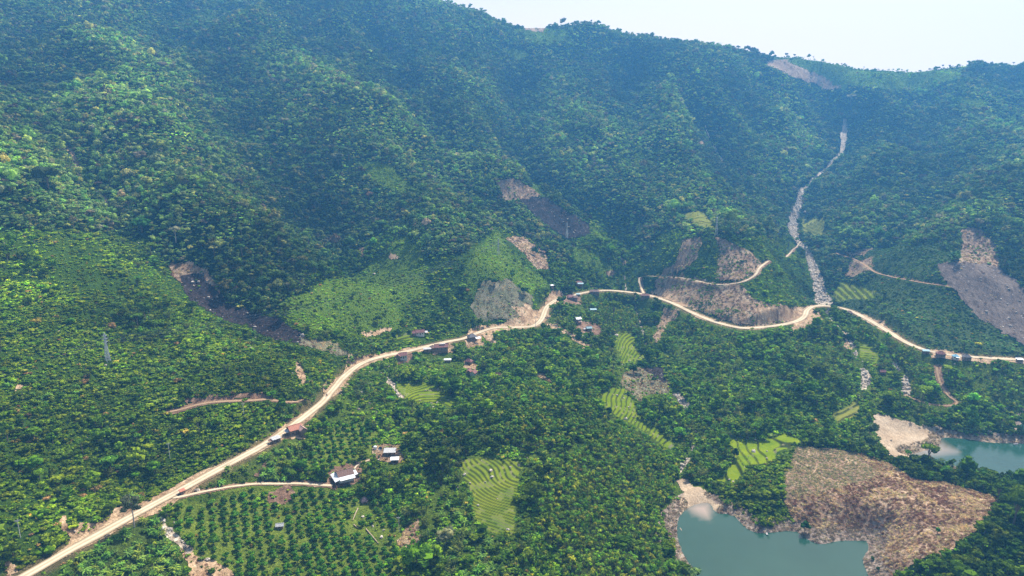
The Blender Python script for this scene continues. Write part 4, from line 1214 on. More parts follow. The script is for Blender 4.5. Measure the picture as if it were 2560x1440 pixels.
def roof_geo(kind, L, W, z, h, ov=.5, th=.14):
    g = Geo(); x, y = L / 2 + ov, W / 2 + ov
    dz = h * ov / (W / 2)
    if kind == 'gable':
        for s in (1, -1):
            a = [(-x, s * y, z - dz), (x, s * y, z - dz), (x, 0, z + h), (-x, 0, z + h)]
            V = a + [(p[0], p[1], p[2] + th) for p in a]
            g.add(V, [(0, 1, 2, 3), (4, 5, 6, 7), (0, 1, 5, 4), (3, 2, 6, 7), (0, 3, 7, 4), (1, 2, 6, 5)])
        bar(g, (-x - .02, 0, z + h + th), (x + .02, 0, z + h + th), .22)
    elif kind == 'hip':
        r = max(L / 2 - W / 2 * .8, .4)
        V = [(-x, -y, z - dz), (x, -y, z - dz), (x, y, z - dz), (-x, y, z - dz), (-r, 0, z + h), (r, 0, z + h)]
        V += [(p[0], p[1], p[2] + th) for p in V]
        F = [(0, 1, 5, 4), (2, 3, 4, 5), (1, 2, 5), (3, 0, 4)]
        g.add(V, F + [tuple(i + 6 for i in f) for f in F] + [(0, 1, 7, 6), (1, 2, 8, 7), (2, 3, 9, 8), (3, 0, 6, 9)])
        bar(g, (-r, 0, z + h + th), (r, 0, z + h + th), .22)
    else:                                                    # single slope
        a = [(-x, -y, z), (x, -y, z), (x, y, z + h), (-x, y, z + h)]
        V = a + [(p[0], p[1], p[2] + th) for p in a]
        g.add(V, [(0, 3, 2, 1), (4, 5, 6, 7), (0, 1, 5, 4), (1, 2, 6, 5), (2, 3, 7, 6), (3, 0, 4, 7)])
    return g

def wall_geo(kind, L, W, hw, rh, down=3.0):
    g = Geo(); x, y = L / 2, W / 2
    box(g, -x, x, -y, y, -down, hw)
    if kind == 'gable':
        for s in (1, -1):
            xx = s * x - s * .002
            g.add([(xx, -y, hw), (xx, y, hw), (xx, 0, hw + rh)], [(0, 1, 2)])
    return g

def add_building(t, L, W, hw, rh, kind, roof, wall, ox=0, oy=0, turn=0.0, doors=1, wins=2):
    ph = root  # each wing hangs directly under the house
    c, s = math.cos(turn), math.sin(turn)
    def put(g):
        g.v = [(p[0] * c - p[1] * s + ox, p[0] * s + p[1] * c + oy, p[2]) for p in g.v]; return g
    put(wall_geo(kind, L, W, hw, rh)).build('wall', [wall], t)
    put(roof_geo(kind, L, W, hw + .02, rh)).build('roof', [roof], t)
    y = -W / 2 - .03
    if doors:
        g = Geo(); box(g, -.5, .5, y - .03, y + .03, 0, min(2.0, hw - .1)); put(g).build('door', ['door_wood'], t)
    for k in range(wins):
        xw = (-.3 if k % 2 == 0 else .3) * L; g = Geo()
        box(g, xw - .55, xw + .55, y - .02, y + .02, .9, min(1.9, hw - .15), 0)
        bar(g, (xw, y - .04, .9), (xw, y - .04, min(1.9, hw - .15)), .07, 1); bar(g, (xw - .6, y - .05, .87), (xw + .6, y - .05, .87), .1, 1)
        put(g).build('window', ['window_glass', 'post_wood'], t)

def lean_to(t, x0, x1, y0, y1, z0, z1, roof, posts=((0, 0), (1, 0)), axis='y'):
    """a sheet roof sloping from z1 (at the house) to z0, on posts"""
    g = Geo()
    if axis == 'y': a = [(x0, y0, z0), (x1, y0, z0), (x1, y1, z1), (x0, y1, z1)]
    else: a = [(x0, y0, z0), (x1, y0, z1), (x1, y1, z1), (x0, y1, z0)]
    V = a + [(p[0], p[1], p[2] + .1) for p in a]
    g.add(V, [(0, 3, 2, 1), (4, 5, 6, 7), (0, 1, 5, 4), (1, 2, 6, 5), (2, 3, 7, 6), (3, 0, 4, 7)])
    g.build('porch_roof', [roof], t)
    for (u, v) in posts:
        px_, py_ = x0 + .2 + (x1 - x0 - .4) * u, y0 + .2 + (y1 - y0 - .4) * v
        g = Geo(); bar(g, (px_, py_, -3), (px_, py_, min(z0, z1) + .05), .14); g.build('post', ['post_wood'], t)

def site(px, py, rad, clear=True):
    p = cast([px], [py])[0]
    a = np.linspace(0, 6.283, 9)[:-1]
    zs = ground(p[0] + rad * np.cos(a), p[1] + rad * np.sin(a))
    z = 0.6 * zs.max() + 0.4 * zs.mean()
    if clear: HOUSES_XY.append((p[0], p[1], rad + 2.2))
    return Vector((p[0], p[1], float(z)))

def house(name, label, px, py, L, W, hw, rh, yaw, roof, wall='timber_wall', kind='gable', cat='house', wings=(), leans=(), doors=1, wins=2):
    p = site(px, py, max(L, W) * .5)
    t = root(name, p, math.radians(yaw), label, cat)
    k = {'farmhouse': .80, 'long_shed': .74, 'small_shed': .74, 'blue_house': .75}.get(name, .86); t.scale = (k, k, k)
    add_building(t, L, W, hw, rh, kind, roof, wall, doors=doors, wins=wins)
    for w in wings: add_building(t, *w)
    for l in leans: lean_to(t, *l)
    return t

house('farmhouse', 'large brown gabled farmhouse with white metal porch roofs, on the farm track', 862, 1196, 9.6, 8.0, 3.2, 2.2, 30, 'brown_roof', 'white_wall', leans=[(-8.2, -4.9, -7.6, 4.2, 2.2, 3.2, 'white_roof', ((0, 0), (0, 1)), 'x'), (-4.88, 5.0, -7.6, -4.2, 2.2, 3.1, 'white_roof', ((.5, 0), (1, 0)), 'y'), (5.5, 7.6, -4.4, 1.2, 2.4, 2.9, 'white_roof', ((1, 0), (1, 1)), 'y')], wins=3)
house('long_shed', 'long shed with weathered pale grey roof in the dirt yard', 975, 1136, 8.2, 5.2, 2.5, .9, 4, 'grey_roof', 'timber_wall', 'shed', 'shed', doors=1, wins=1)
house('small_shed', 'small shed with clean white roof in front of the long grey shed', 987, 1155, 5.4, 3.2, 2.3, .6, 6, 'white_roof', 'timber_wall', 'shed', 'shed', wins=1)
house('roadside_house', 'house with bright orange roof on stilts at the road edge', 737, 1082, 8.0, 6.4, 3.6, 2.0, 40, 'orange_roof', 'timber_wall', wings=[(4.6, 4.0, 3.4, 1.5, 'gable', 'pink_roof', 'timber_wall', 3.4, -4.2, 1.57, 0, 1)], leans=[(-6.2, -4.1, -2.5, 2.6, 2.5, 3.2, 'grey_roof', ((0, 0), (0, 1)), 'x')])
house('roadside_shed', 'low grey and rust shed beside the road below the orange roofed house', 690, 1104, 4.8, 3.2, 2.2, .6, 45, 'grey_roof', 'timber_wall', 'shed', 'shed', wins=1, leans=[(-4.6, -2.6, -1.6, 1.6, 1.8, 2.1, 'brown_roof', ((0, 0), (0, 1)), 'x')])
house('thatched_hut', 'round shouldered dark thatched hut in the orchard clearing', 911, 1256, 3.0, 2.8, 1.6, 1.5, 20, 'thatch', 'timber_wall', 'hip', 'hut', wins=1)
house('orchard_hut', 'little pale grey hut among the rows of fruit trees', 700, 1319, 3.4, 2.4, 1.5, .7, 12, 'grey_roof', 'timber_wall', 'gable', 'hut', wins=1)
house('roadside_stall', 'tiny red roofed stall where the farm track meets the road', 456, 1234, 2.2, 1.6, 1.7, .5, 55, 'orange_roof', 'timber_wall', 'shed', 'stall', doors=0, wins=1)
house('hill_house', 'maroon house in two parts beside the tiny green terrace above the road', 1050, 838, 7.6, 4.6, 2.8, 1.8, 14, 'maroon_roof', 'white_wall', wings=[(3.6, 3.8, 2.4, 1.3, 'gable', 'maroon_roof', 'timber_wall', -5.3, -.6, 0, 0, 1)], leans=[(4.6, 7.4, -2, 2, 1.8, 2.4, 'grey_roof', ((1, 0), (1, 1)), 'y')])
house('road_bend_house', 'maroon house with crossed gables at the foot of the road bend', 1008, 896, 6.0, 5.0, 3.0, 1.8, 18, 'maroon_roof', 'white_wall', wings=[(4.0, 4.2, 2.7, 1.5, 'gable', 'maroon_roof', 'timber_wall', -4.2, -1.0, 1.2, 0, 1)])
house('long_house', 'long maroon roofed house with a pale patched ridge beside the road', 1103, 876, 11.5, 6.0, 3.0, 2.0, 12, 'maroon_roof', 'timber_wall', wings=[(4.6, 5.0, 2.8, 1.6, 'hip', 'brown_roof', 'timber_wall', -7.6, -.5, 0, 0, 1)], leans=[(-1.5, 3.6, -1.2, 1.0, 5.1, 5.13, 'grey_roof', (), 'y')])
house('open_shelter', 'pale grey shelters strung along the road beside the long maroon house', 1068, 879, 6.0, 2.6, 2.2, .5, 14, 'grey_roof', 'timber_wall', 'shed', 'shelter', wins=0)
house('slate_house', 'dark slate hip roofed house with white lean-to on the road', 1180, 848, 7.6, 6.6, 3.2, 2.2, 20, 'slate_roof', 'timber_wall', 'hip', leans=[(2.0, 6.8, -6.2, -3.5, 2.0, 3.0, 'white_roof', ((0, 0), (1, 0)), 'y')])
house('white_shelter', 'flat white roofed shelter standing alone in the bright green garden', 1119, 905, 5.4, 1.9, 2.0, .4, 3, 'white_roof', 'timber_wall', 'shed', 'shelter', doors=0, wins=0)
house('path_house', 'maroon hut with hipped end on the path below the road', 1172, 909, 5.4, 4.2, 2.6, 1.7, -24, 'maroon_roof', 'timber_wall', 'hip')
house('twin_gable_house', 'maroon house with two pointed gables on the grass slope', 1184, 938, 5.4, 4.2, 2.6, 1.7, 70, 'maroon_roof', 'white_wall', wings=[(5.0, 3.8, 2.5, 1.6, 'gable', 'maroon_roof', 'timber_wall', 1.0, 4.4, 0.2, 0, 1)])
house('small_hut', 'very small maroon hut half hidden in trees right of the twin gabled house', 1246, 941, 3.4, 2.4, 2.0, .9, -20, 'maroon_roof', 'timber_wall', 'gable', 'hut', wins=1)
house('corner_house', 'maroon house on the outside of the sharp road corner', 1427, 748, 7.6, 6.0, 2.8, 2.0, 12, 'maroon_roof', 'timber_wall', 'hip', wings=[(4.2, 4.2, 2.5, 1.5, 'gable', 'brown_roof', 'timber_wall', 4.4, -2.6, 0, 0, 1)])
house('roadside_shelter', 'small teal roofed shelter beside the maroon corner house', 1445, 740, 3.6, 2.6, 2.2, .5, 8, 'teal_roof', 'timber_wall', 'shed', 'shelter', doors=0, wins=0)
house('roadside_house', 'long dark brown roofed house along the top of the road loop', 1486, 733, 11.0, 5.6, 2.8, 1.8, -8, 'brown_roof', 'timber_wall', 'hip')
house('slope_shed', 'teal grey sheet roofed shed among palms below the road loop', 1483, 780, 6.4, 3.2, 2.2, .6, 4, 'teal_roof', 'timber_wall', 'shed', 'shed', wins=1)
house('tall_house', 'tall narrow house with a pale tin roof in the palm grove', 1445, 808, 5.2, 4.4, 4.6, 1.3, 22, 'white_roof', 'timber_wall', 'gable', leans=[(-1.6, 2.6, -4.4, -2.3, 2.0, 2.5, 'pink_roof', ((0, 0), (1, 0)), 'y')])
house('yard_house', 'dark shed with a pale blue grey roof inside a round dirt yard', 1472, 826, 5.0, 4.0, 2.4, 1.2, 14, 'teal_roof', 'timber_wall', 'gable', 'shed', leans=[(-5.4, -2.7, -1.8, 1.6, 1.7, 2.3, 'grey_roof', ((0, 0), (0, 1)), 'x')])
house('junction_house', 'maroon roofed house where the spur track leaves the road', 1613, 743, 9.6, 4.8, 2.8, 1.7, -10, 'maroon_roof', 'timber_wall', 'hip')
house('upper_house', 'maroon house with pale blue sheet roofs above the road loop', 1447, 714, 8.0, 4.6, 2.8, 1.6, 0, 'maroon_roof', 'timber_wall', 'hip', leans=[(-2.0, 5.2, -6.0, -2.6, 1.8, 2.6, 'teal_roof', ((0, 0), (1, 0)), 'y')])
house('bank_shed', 'tiny white roofed shed on the orange bank above the road corner', 1380, 719, 3.2, 2.4, 2.0, .5, 30, 'white_roof', 'timber_wall', 'shed', 'shed', doors=0, wins=1)
house('bridge_house', 'brown roofed house beside the road just past the stream bridge', 2122, 787, 6.0, 4.0, 2.6, 1.4, -18, 'brown_roof', 'timber_wall', 'hip')
house('palm_shed', 'pale teal roofed shed at the upper end of the lakeside hamlet', 2314, 883, 5.0, 3.0, 2.2, .6, -14, 'teal_roof', 'timber_wall', 'shed', 'shed', wins=1)
house('hamlet_house', 'maroon hip roofed house in the lakeside hamlet', 2351, 890, 6.2, 4.6, 2.6, 1.8, -8, 'maroon_roof', 'timber_wall', 'hip')
house('blue_house', 'house with bright sky blue roof in the lakeside hamlet', 2388, 896, 4.6, 4.4, 2.6, 1.5, -8, 'blue_roof', 'white_wall', 'hip', leans=[(-1, 2.8, -4.0, -2.3, 1.8, 2.4, 'white_roof', ((0, 0), (1, 0)), 'y')])
house('hamlet_house', 'dark slate roofed house at the right end of the lakeside hamlet', 2416, 898, 5.6, 4.2, 2.6, 1.6, -10, 'slate_roof', 'timber_wall', 'hip')
house('stream_hut', 'maroon roofed hut in the trees between the two boulder streams', 2206, 935, 4.6, 3.0, 2.2, 1.1, 0, 'maroon_roof', 'timber_wall', 'gable', 'hut', wins=1)
house('forest_hut', 'speck of a white roofed hut far up in the mountain forest', 977, 123, 6.4, 3.4, 2.4, .6, 0, 'white_roof', 'timber_wall', 'shed', 'hut', doors=0, wins=0)
house('roadside_shed', 'small pale roofed shed at the right frame edge of the road', 2548, 904, 4.4, 2.6, 2.2, .5, -4, 'white_roof', 'timber_wall', 'shed', 'shed', doors=0, wins=0)

for q_ in cast([1722, 1740, 1765], [1222, 1245, 1268]): HOUSES_XY.append((q_[0], q_[1], 9.0))
# water tank and dish in the dirt yard
p = site(938, 1123, 1.2)
t = root('water_tank', p, 0, 'round pale water tank in the dirt yard left of the long grey shed', 'tank')
g = Geo(); n = 14
ring = lambda r, z: [(r * math.cos(6.2832 * k / n), r * math.sin(6.2832 * k / n), z) for k in range(n)]
V = ring(1.0, -.5) + ring(1.05, 1.5) + ring(.75, 1.8) + ring(.25, 1.9)
g.add(V, [(r * n + k, r * n + (k + 1) % n, (r + 1) * n + (k + 1) % n, (r + 1) * n + k) for r in range(3) for k in range(n)] + [tuple(range(3 * n, 4 * n))])
g.build('tank_body', ['boat_white'], t)
g = Geo(); tube(g, [(.8, .6, -.3), (.8, .6, 1.2), (.3, .3, 2.05)], [.06] * 3, 0); g.build('pipe', ['tower_steel'], t)
p = site(951, 1129, 1.2)
t = root('satellite_dish', p, 0, 'dark mesh satellite dish on a pole beside the pale water tank', 'dish')
g = Geo(); tube(g, [(0, 0, -.5), (0, 0, 1.5)], [.07, .06], 0); g.build('pole', ['tower_steel'], t)
g = Geo(); V = [(0, -.05, 1.6)]; q = Matrix.Rotation(math.radians(40), 3, 'X')
V = [tuple(q @ Vector((r * math.cos(a), r * math.sin(a), .28 * r * r)) + Vector((0, 0, 1.6))) for r in (.02, .6, 1.2) for a in np.linspace(0, 6.2832, 13)[:-1]]
g.add(V, [(r * 12 + k, r * 12 + (k + 1) % 12, (r + 1) * 12 + (k + 1) % 12, (r + 1) * 12 + k) for r in range(2) for k in range(12)])
g.build('dish', ['wire'], t)

# lattice towers of the power line
def pylon(px, py, h, yaw, label, w=.16):
    p = cast([px], [py])[0]
    t = root('lattice_tower', p, math.radians(yaw), label, 'pylon', 'power line towers')
    b0, b1 = h * .062, h * .020
    def corner(k, z):
        u = min(z / (h * .72), 1); b = b0 * (1 - u) + b1 * u
        return np.array([(-1, 1, 1, -1)[k] * b, (-1, -1, 1, 1)[k] * b, z])
    for k in range(4):
        g = Geo(); bar(g, corner(k, -1.5), corner(k, h * .72), w); bar(g, corner(k, h * .72), corner(k, h * .92), w); bar(g, corner(k, h * .92), (0, 0, h), w * .8); g.build('leg', ['tower_steel'], t)
    g = Geo(); zs = [0]
    while zs[-1] < h * .9: zs.append(zs[-1] + max(h * .05, h * .14 * (1 - zs[-1] / h)))
    for a, b in zip(zs[:-1], zs[1:]):
        for k in range(4):
            j = (k + 1) % 4
            bar(g, corner(k, a), corner(j, b), w * .7); bar(g, corner(j, a), corner(k, b), w * .7); bar(g, corner(k, b), corner(j, b), w * .7)
    g.build('lattice_bracing', ['tower_steel'], t)
    tips = []
    for zf, ln in ((.66, .095), (.77, .11), (.88, .085)):
        g = Geo(); z = h * zf; L = h * ln
        for s in (1, -1):
            for yy in (-1, 1): bar(g, (s * b1, yy * b1, z), (s * L, 0, z + .15), w * .8)
            bar(g, (s * b1, 0, z + h * .035), (s * L, 0, z + .15), w * .7)
        g.build('crossarm', ['tower_steel'], t)
        for s in (1, -1):
            g = Geo(); tube(g, [(s * L, 0, z + .1), (s * L, 0, z - .9)], [.07, .07], 0, 5); g.build('insulator', ['insulator'], t)
            tips.append(Matrix.Translation(p) @ Matrix.Rotation(math.radians(yaw), 4, 'Z') @ Vector((s * L, 0, z - .9)))
    HOUSES_XY.append((p[0], p[1], 3.0))
    return tips
T1_ = pylon(270, 903, 17.5, 60, 'pale steel lattice tower alone on the green hillside left of the road', .17)
T2_ = pylon(1246, 637, 17, 60, 'slim grey lattice tower on the grass above the grey clearing', .10)
T3_ = pylon(1417, 596, 19, 70, 'white lattice tower at the lower edge of the black burnt slope', .2)
T4_ = pylon(1790, 590, 21, 80, 'bluish lattice tower on top of the bare spur hill', .11)
def sag_wire(a, b, label, sag=.035):
    a = np.array(a); b = np.array(b); L = np.linalg.norm(b - a)
    pts = [a * (1 - u) + b * u + [0, 0, -sag * L * 4 * u * (1 - u)] for u in np.linspace(0, 1, 25)]
    g = Geo(); tube(g, pts, [.05] * 25, 0, 4)
    return tag(g.build('power_cable', ['wire']), label, 'cable', 'cables strung between the towers')
off_left = [Vector((t[0] - 190, t[1] - 150, t[2] - 16)) for t in T1_]
off_right = [Vector((t[0] + 420, t[1] + 190, t[2] + 60)) for t in T4_]
for A, B, where in ((off_left, T1_, 'running left from the tower on the green hillside'), (T1_, T2_, 'between the hillside tower and the slim grey tower'), (T2_, T3_, 'between the slim grey tower and the burnt slope tower'), (T3_, T4_, 'between the burnt slope tower and the spur hill tower'), (T4_, off_right, 'crossing the valley right of the spur hill tower')):
    for k in range(0, 6, 1):
        sag_wire(A[k], B[k], 'thin dark power cable ' + where)

def pole(px, py, h, label, yaw=30):
    p = cast([px], [py])[0]
    t = root('utility_pole', p, math.radians(yaw), label, 'pole', 'utility poles along the road')
    g = Geo(); tube(g, [(0, 0, -1), (0, 0, h * .5), (0, 0, h)], [.16, .14, .11], 0, 8); g.build('pole_shaft', ['concrete'], t)
    g = Geo(); bar(g, (-1.0, 0, h - .6), (1.0, 0, h - .6), .13); bar(g, (-.7, 0, h - .6), (0, 0, h - 1.4), .07); bar(g, (.7, 0, h - .6), (0, 0, h - 1.4), .07); g.build('crossarm', ['tower_steel'], t)
    for x in (-.85, 0, .85):
        g = Geo(); tube(g, [(x, 0, h - .55 if x else h), (x, 0, h - .2 if x else h + .35)], [.06, .05], 0, 6); g.build('insulator', ['insulator'], t)
    HOUSES_XY.append((p[0], p[1], 1.2))
pole(51, 1344, 8.2, 'pale concrete utility pole in scrub at the lower left of the road')
pole(425, 1147, 9.0, 'pale utility pole in the scrub above the straight road')
pole(610, 1040, 8.0, 'thin utility pole below the hillside track', 20)
pole(1339, 820, 10, 'utility pole at the roadside below the orange road cut', 20)
pole(928, 857, 9, 'utility pole beside the dirt bank above the road bend', 10)
pole(998, 1330, 8, 'slim pole in the trees right of the orchard', 10)

# trees that stand alone
def lone_tree(px, py, s, geo, label, tint, th=1.0, name='lone_tree', bark='bark', trunk=None, group=None, tall=1.0, rz=0):
    p = cast([px], [py])[0]
    t = root(name, (p[0], p[1], p[2] - .2), rz, label, 'tree', group)
    t.scale = (s, s, s * tall)
    cg = Geo(); keep = [(f, m) for f, m in zip(geo.f, geo.m) if m == 0]
    cg.v = geo.v; cg.f = [f for f, m in keep]; cg.m = [0] * len(keep)
    used = sorted({i for f in cg.f for i in f}); mp = {i: k for k, i in enumerate(used)}
    cg.v = [geo.v[i] for i in used]; cg.f = [tuple(mp[i] for i in f) for f in cg.f]
    c = cg.build('crown', ['foliage'], t); c.color = (*tint, 1)
    bg = Geo(); keep = [f for f, m in zip(geo.f, geo.m) if m == 1]
    if keep and trunk is None:
        used = sorted({i for f in keep for i in f}); mp = {i: k for k, i in enumerate(used)}
        bg.v = [geo.v[i] for i in used]; bg.f = [tuple(mp[i] for i in f) for f in keep]; bg.m = [0] * len(keep)
    else:
        bg = trunk or trunk_geo(th, .07, 0, 4)
    bg.build('trunk', [bark], t)
    HOUSES_XY.append((p[0], p[1], s * .6))
    return t
RT = np.random.default_rng(23)
lone_tree(336, 1318, 5.0, merge(crown_geo(RT, 22, (1.1, 3.3), 1.1, .09, 300, (.12, .26)), trunk_geo(2.7, .05, 1, 7)), 'tall thin crowned grey green tree with pale trunk beside the straight road', (.11, .13, .075), bark='pale_bark')
lone_tree(2012, 1328, 2.5, crown_geo(RT, 14, (.5, 2.0), 1.2, .13, 120), 'dark green tree alone at the pond edge of the stubble field', (.03, .085, .02), .7)
lone_tree(2343, 1334, 1.25, crown_geo(RT, 10, (.5, 2.4), 1.3, .15, 70), 'small bright green tree alone in the middle of the stubble field', (.04, .14, .025), .7)
lone_tree(2195, 1427, 1.0, crown_geo(RT, 10, (.5, 2.0), 1.3, .15, 60), 'tiny dark tree near the pond tip of the stubble field', (.03, .09, .02), .7)
lone_tree(2180, 1400, 1.1, crown_geo(RT, 9, (.4, 1.6), 1.2, .15, 60), 'low green bush tree on the pale pond bank of the stubble field', (.035, .09, .02), .5)
lone_tree(1338, 638, 4.0, crown_geo(RT, 14, (.6, 2.3), 1.2, .13, 120), 'round green tree alone on the tan hillside clearing', (.05, .11, .03), .8)
lone_tree(1583, 936, 3.6, crown_geo(RT, 13, (.5, 2.0), 1.2, .13, 120), 'dark round tree at the top left edge of the grey clearing', (.02, .06, .02), .8)
lone_tree(1600, 932, 3.8, crown_geo(RT, 13, (.6, 2.5), 1.2, .13, 120), 'taller mid green tree at the top edge of the grey clearing', (.04, .11, .03), .8)
lone_tree(1635, 958, 2.2, crown_geo(RT, 10, (.7, 2.2), 1.1, .15, 80), 'small spindly tree in the middle of the grey clearing', (.05, .10, .03), .9)
lone_tree(1237, 712, 3.2, crown_geo(RT, 11, (.5, 1.8), 1.2, .13, 100), 'small tree on the grey green cleared hump above the road', (.04, .10, .03), .7)
lone_tree(1310, 738, 4.0, crown_geo(RT, 12, (.5, 2.0), 1.2, .13, 110), 'dark tree on the right shoulder of the cleared hump', (.025, .07, .02), .8)
lone_tree(1522, 1042, 3.1, crown_geo(RT, 14, (.5, 1.9), 1.1, .13, 130), 'very dark round tree standing at the edge of the long curving terrace', (.018, .05, .018), .8)
lone_tree(1836, 1142, 2.3, crown_geo(RT, 14, (.5, 2.2), 1.2, .13, 130), 'dark oval tree at the left side of the lime green paddy', (.018, .052, .018), .8)
lone_tree(985, 855, 2.2, crown_geo(RT, 12, (.4, 3.6), 1.6, .15, 110), 'narrow dark tree left of the tiny green terrace', (.02, .06, .018), .8)
lone_tree(1115, 1362, 4.4, crown_geo(RT, 14, (.6, 1.8), 1.0, .13, 160), 'cream flowering tree in the dark thicket right of the orchard', (.26, .27, .14), .8)
lone_tree(440, 606, 5.4, umbrella_geo(RT), 'flat topped cream flowering tree at the foot of the forest', (.27, .27, .17), bark='pale_bark')
lone_tree(536, 642, 3.8, umbrella_geo(RT), 'small yellow flowering tree right of the flat topped cream tree', (.36, .36, .14))
lone_tree(562, 462, 4.6, umbrella_geo(RT), 'pale flowering tree high in the forest on the left slope', (.25, .26, .16))
lone_tree(2126, 262, 8.5, umbrella_geo(RT), 'cream crowned giant tree far up the right valley', (.40, .38, .30), bark='pale_bark')
lone_tree(712, 328, 7.0, umbrella_geo(RT), 'cream crowned forest tree below the small bright glade', (.28, .27, .20))
lone_tree(768, 262, 6.0, umbrella_geo(RT), 'pale yellow crowned forest tree left of the small bright glade', (.30, .29, .18))
lone_tree(846, 412, 8.0, crown_geo(RT, 16, (.8, 1.6), .9, .11, 150), 'wide grey green tree in the forest above the mown glade', (.13, .15, .09), 1.0)
lone_tree(872, 400, 7.4, crown_geo(RT, 16, (.8, 1.9), 1.0, .11, 150), 'round dull green tree beside the wide grey tree', (.075, .11, .05), 1.0)
lone_tree(940, 492, 5.0, crown_geo(RT, 14, (.8, 2.0), 1.0, .12, 130), 'fresh bright green tree at the lower edge of the mown glade', (.06, .17, .03), 1.0)
lone_tree(922, 500, 5.4, crown_geo(RT, 14, (.8, 1.6), 1.0, .12, 130), 'rusty brown crowned tree next to the fresh green tree', (.20, .13, .09), 1.0)
lone_tree(120, 470, 9.5, crown_geo(RT, 20, (.8, 1.7), 1.0, .10, 190), 'big dark spreading tree at the forest foot on the left slope', (.05, .075, .035), 1.0)
lone_tree(355, 580, 7.2, crown_geo(RT, 16, (.6, 1.5), 1.0, .11, 150), 'wide vivid green tree left of the cream flowering tree', (.05, .15, .03), .9)
lone_tree(2, 880, 2.4, bare_geo(RT, 10), 'dead dark trunk at the left frame edge', (.08, .07, .05), tall=2.2)
lone_tree(2488, 1172, 1.5, merge(palm_geo(RT, 2.4, 10, .9, .3), Geo()), 'dark palm rising above the peninsula trees beside the far water', (.03, .06, .025), name='palm_tree')
for px, py, s, kind, lab, tint in (
  (1147, 12, 5.0, 'c', 'bushy tree at the top of the left ridge line', (.03, .06, .03)), (1198, 26, 4.0, 'c', 'dark pointed tree on the left ridge line', (.03, .06, .03)), (1238, 44, 3.4, 'u', 'leaning umbrella tree on the ridge line above the saddle', (.04, .06, .03)),
  (1284, 60, 2.6, 'b', 'thin bare tree in the ridge saddle', (.1, .1, .08)), (1413, 60, 4.0, 'c', 'tree left of the rounded ridge summit', (.03, .06, .03)), (1478, 50, 4.6, 'c', 'tree on the rounded ridge summit', (.03, .06, .03)), (1500, 54, 4.4, 'c', 'tree right of the rounded ridge summit', (.03, .06, .03)),
  (1537, 78, 4.8, 'c', 'round tree where the ridge drops from the summit', (.03, .06, .03)), (1549, 80, 4.2, 'c', 'conical tree just right of the round summit tree', (.025, .05, .03)), (1574, 86, 3.6, 'b', 'bare thin stem on the ridge right of the conical tree', (.1, .1, .08)), (1598, 88, 3.2, 'b', 'second bare stem on the ridge further right', (.1, .1, .08)),
  (1721, 104, 5.0, 'u', 'wide umbrella crowned tree on the long ridge', (.03, .06, .03)), (1776, 108, 6.0, 'c', 'large dark tree standing proud of the long ridge', (.025, .05, .03)), (1794, 106, 3.4, 'u', 'small umbrella tree right of the large ridge tree', (.03, .06, .03)), (1845, 122, 5.0, 'c', 'tree at the start of the wooded ridge stretch', (.03, .06, .03)),
  (1966, 134, 6.2, 'c', 'round dark tree above the tan ridge clearing', (.025, .05, .03)), (1986, 136, 6.0, 'c', 'broad dark tree right of the round one above the clearing', (.025, .05, .03)), (2033, 142, 6.5, 'b', 'bare fan shaped white tree against the sky', (.16, .14, .12)), (2104, 156, 3.0, 'c', 'bush on the descending right ridge', (.03, .06, .03)), (2112, 158, 4.0, 'u', 'dark leaning umbrella tree on the descending right ridge', (.03, .05, .03)),
  (2137, 166, 3.0, 'b', 'sparse bare tree left of the low saddle', (.1, .1, .08)), (2160, 166, 3.4, 'u', 'sparse umbrella tree at the low saddle', (.05, .07, .05)), (2357, 162, 4.6, 'c', 'conical tree right of the low saddle', (.03, .06, .03)), (2374, 162, 4.6, 'c', 'rounded tree next to the conical saddle tree', (.03, .06, .03)), (2447, 152, 5.4, 'c', 'dark tree on the far right summit', (.03, .06, .03)), (2501, 158, 4.4, 'u', 'pinkish umbrella tree on the far right ridge', (.10, .07, .05)), (2533, 158, 5.0, 'u', 'dark flat tree at the right end of the ridge', (.03, .06, .03))):
    gg = {'c': lambda: crown_geo(RT, 11, (.6, 1.9), 1.1, .15, 90), 'u': lambda: umbrella_geo(RT), 'b': lambda: bare_geo(RT, 14)}[kind]()
    lone_tree(px, py + 6, s * .55, gg, lab, tint, .9, 'ridge_tree', 'pale_bark' if kind == 'b' else 'bark', group='trees along the skyline')

# boulders and logs one can point at
def boulder(px, py, s, label):
    p = cast([px], [py])[0]
    g = rock_geo(RT); o = g.build('boulder', ['rock']); o.location = p; o.scale = (s, s, s); o.rotation_euler = (0, 0, RT.uniform(0, 6))
    tag(o, label, 'boulder', 'pale boulders lying in the fields'); HOUSES_XY.append((p[0], p[1], s + .8))
for a in ((904, 982, 1.3, 'white boulder in the scrub right of the road bend'), (897, 1024, 1.0, 'pale boulder below the white one near the road bend'), (924, 1009, .9, 'small grey boulder between the road bend and the bright terrace'), (1161, 1188, 1.3, 'pale boulder at the left edge of the broad olive terrace'), (1227, 1178, 1.4, 'grey boulder near the top of the broad olive terrace'), (907, 1293, .8, 'small pale boulder below the thatched hut'), (932, 1316, .8, 'white boulder in the orchard clearing'), (954, 1343, 1.2, 'grey boulder pile by the fallen log'), (960, 1326, .8, 'pale stone above the grey boulder pile'), (2012, 532, 3.6, 'large smooth grey boulder beside the upper stream bed'), (985, 1044, 1.0, 'pale boulder in the trees below the bright terrace'), (1094, 1008, 1.5, 'grey rock between the lower steps of the bright terrace'), (1085, 1020, 1.4, 'grey rock at the foot of the bright terrace'), (936, 685, 1.5, 'bluish boulder in the bright meadow')):
    boulder(*a)
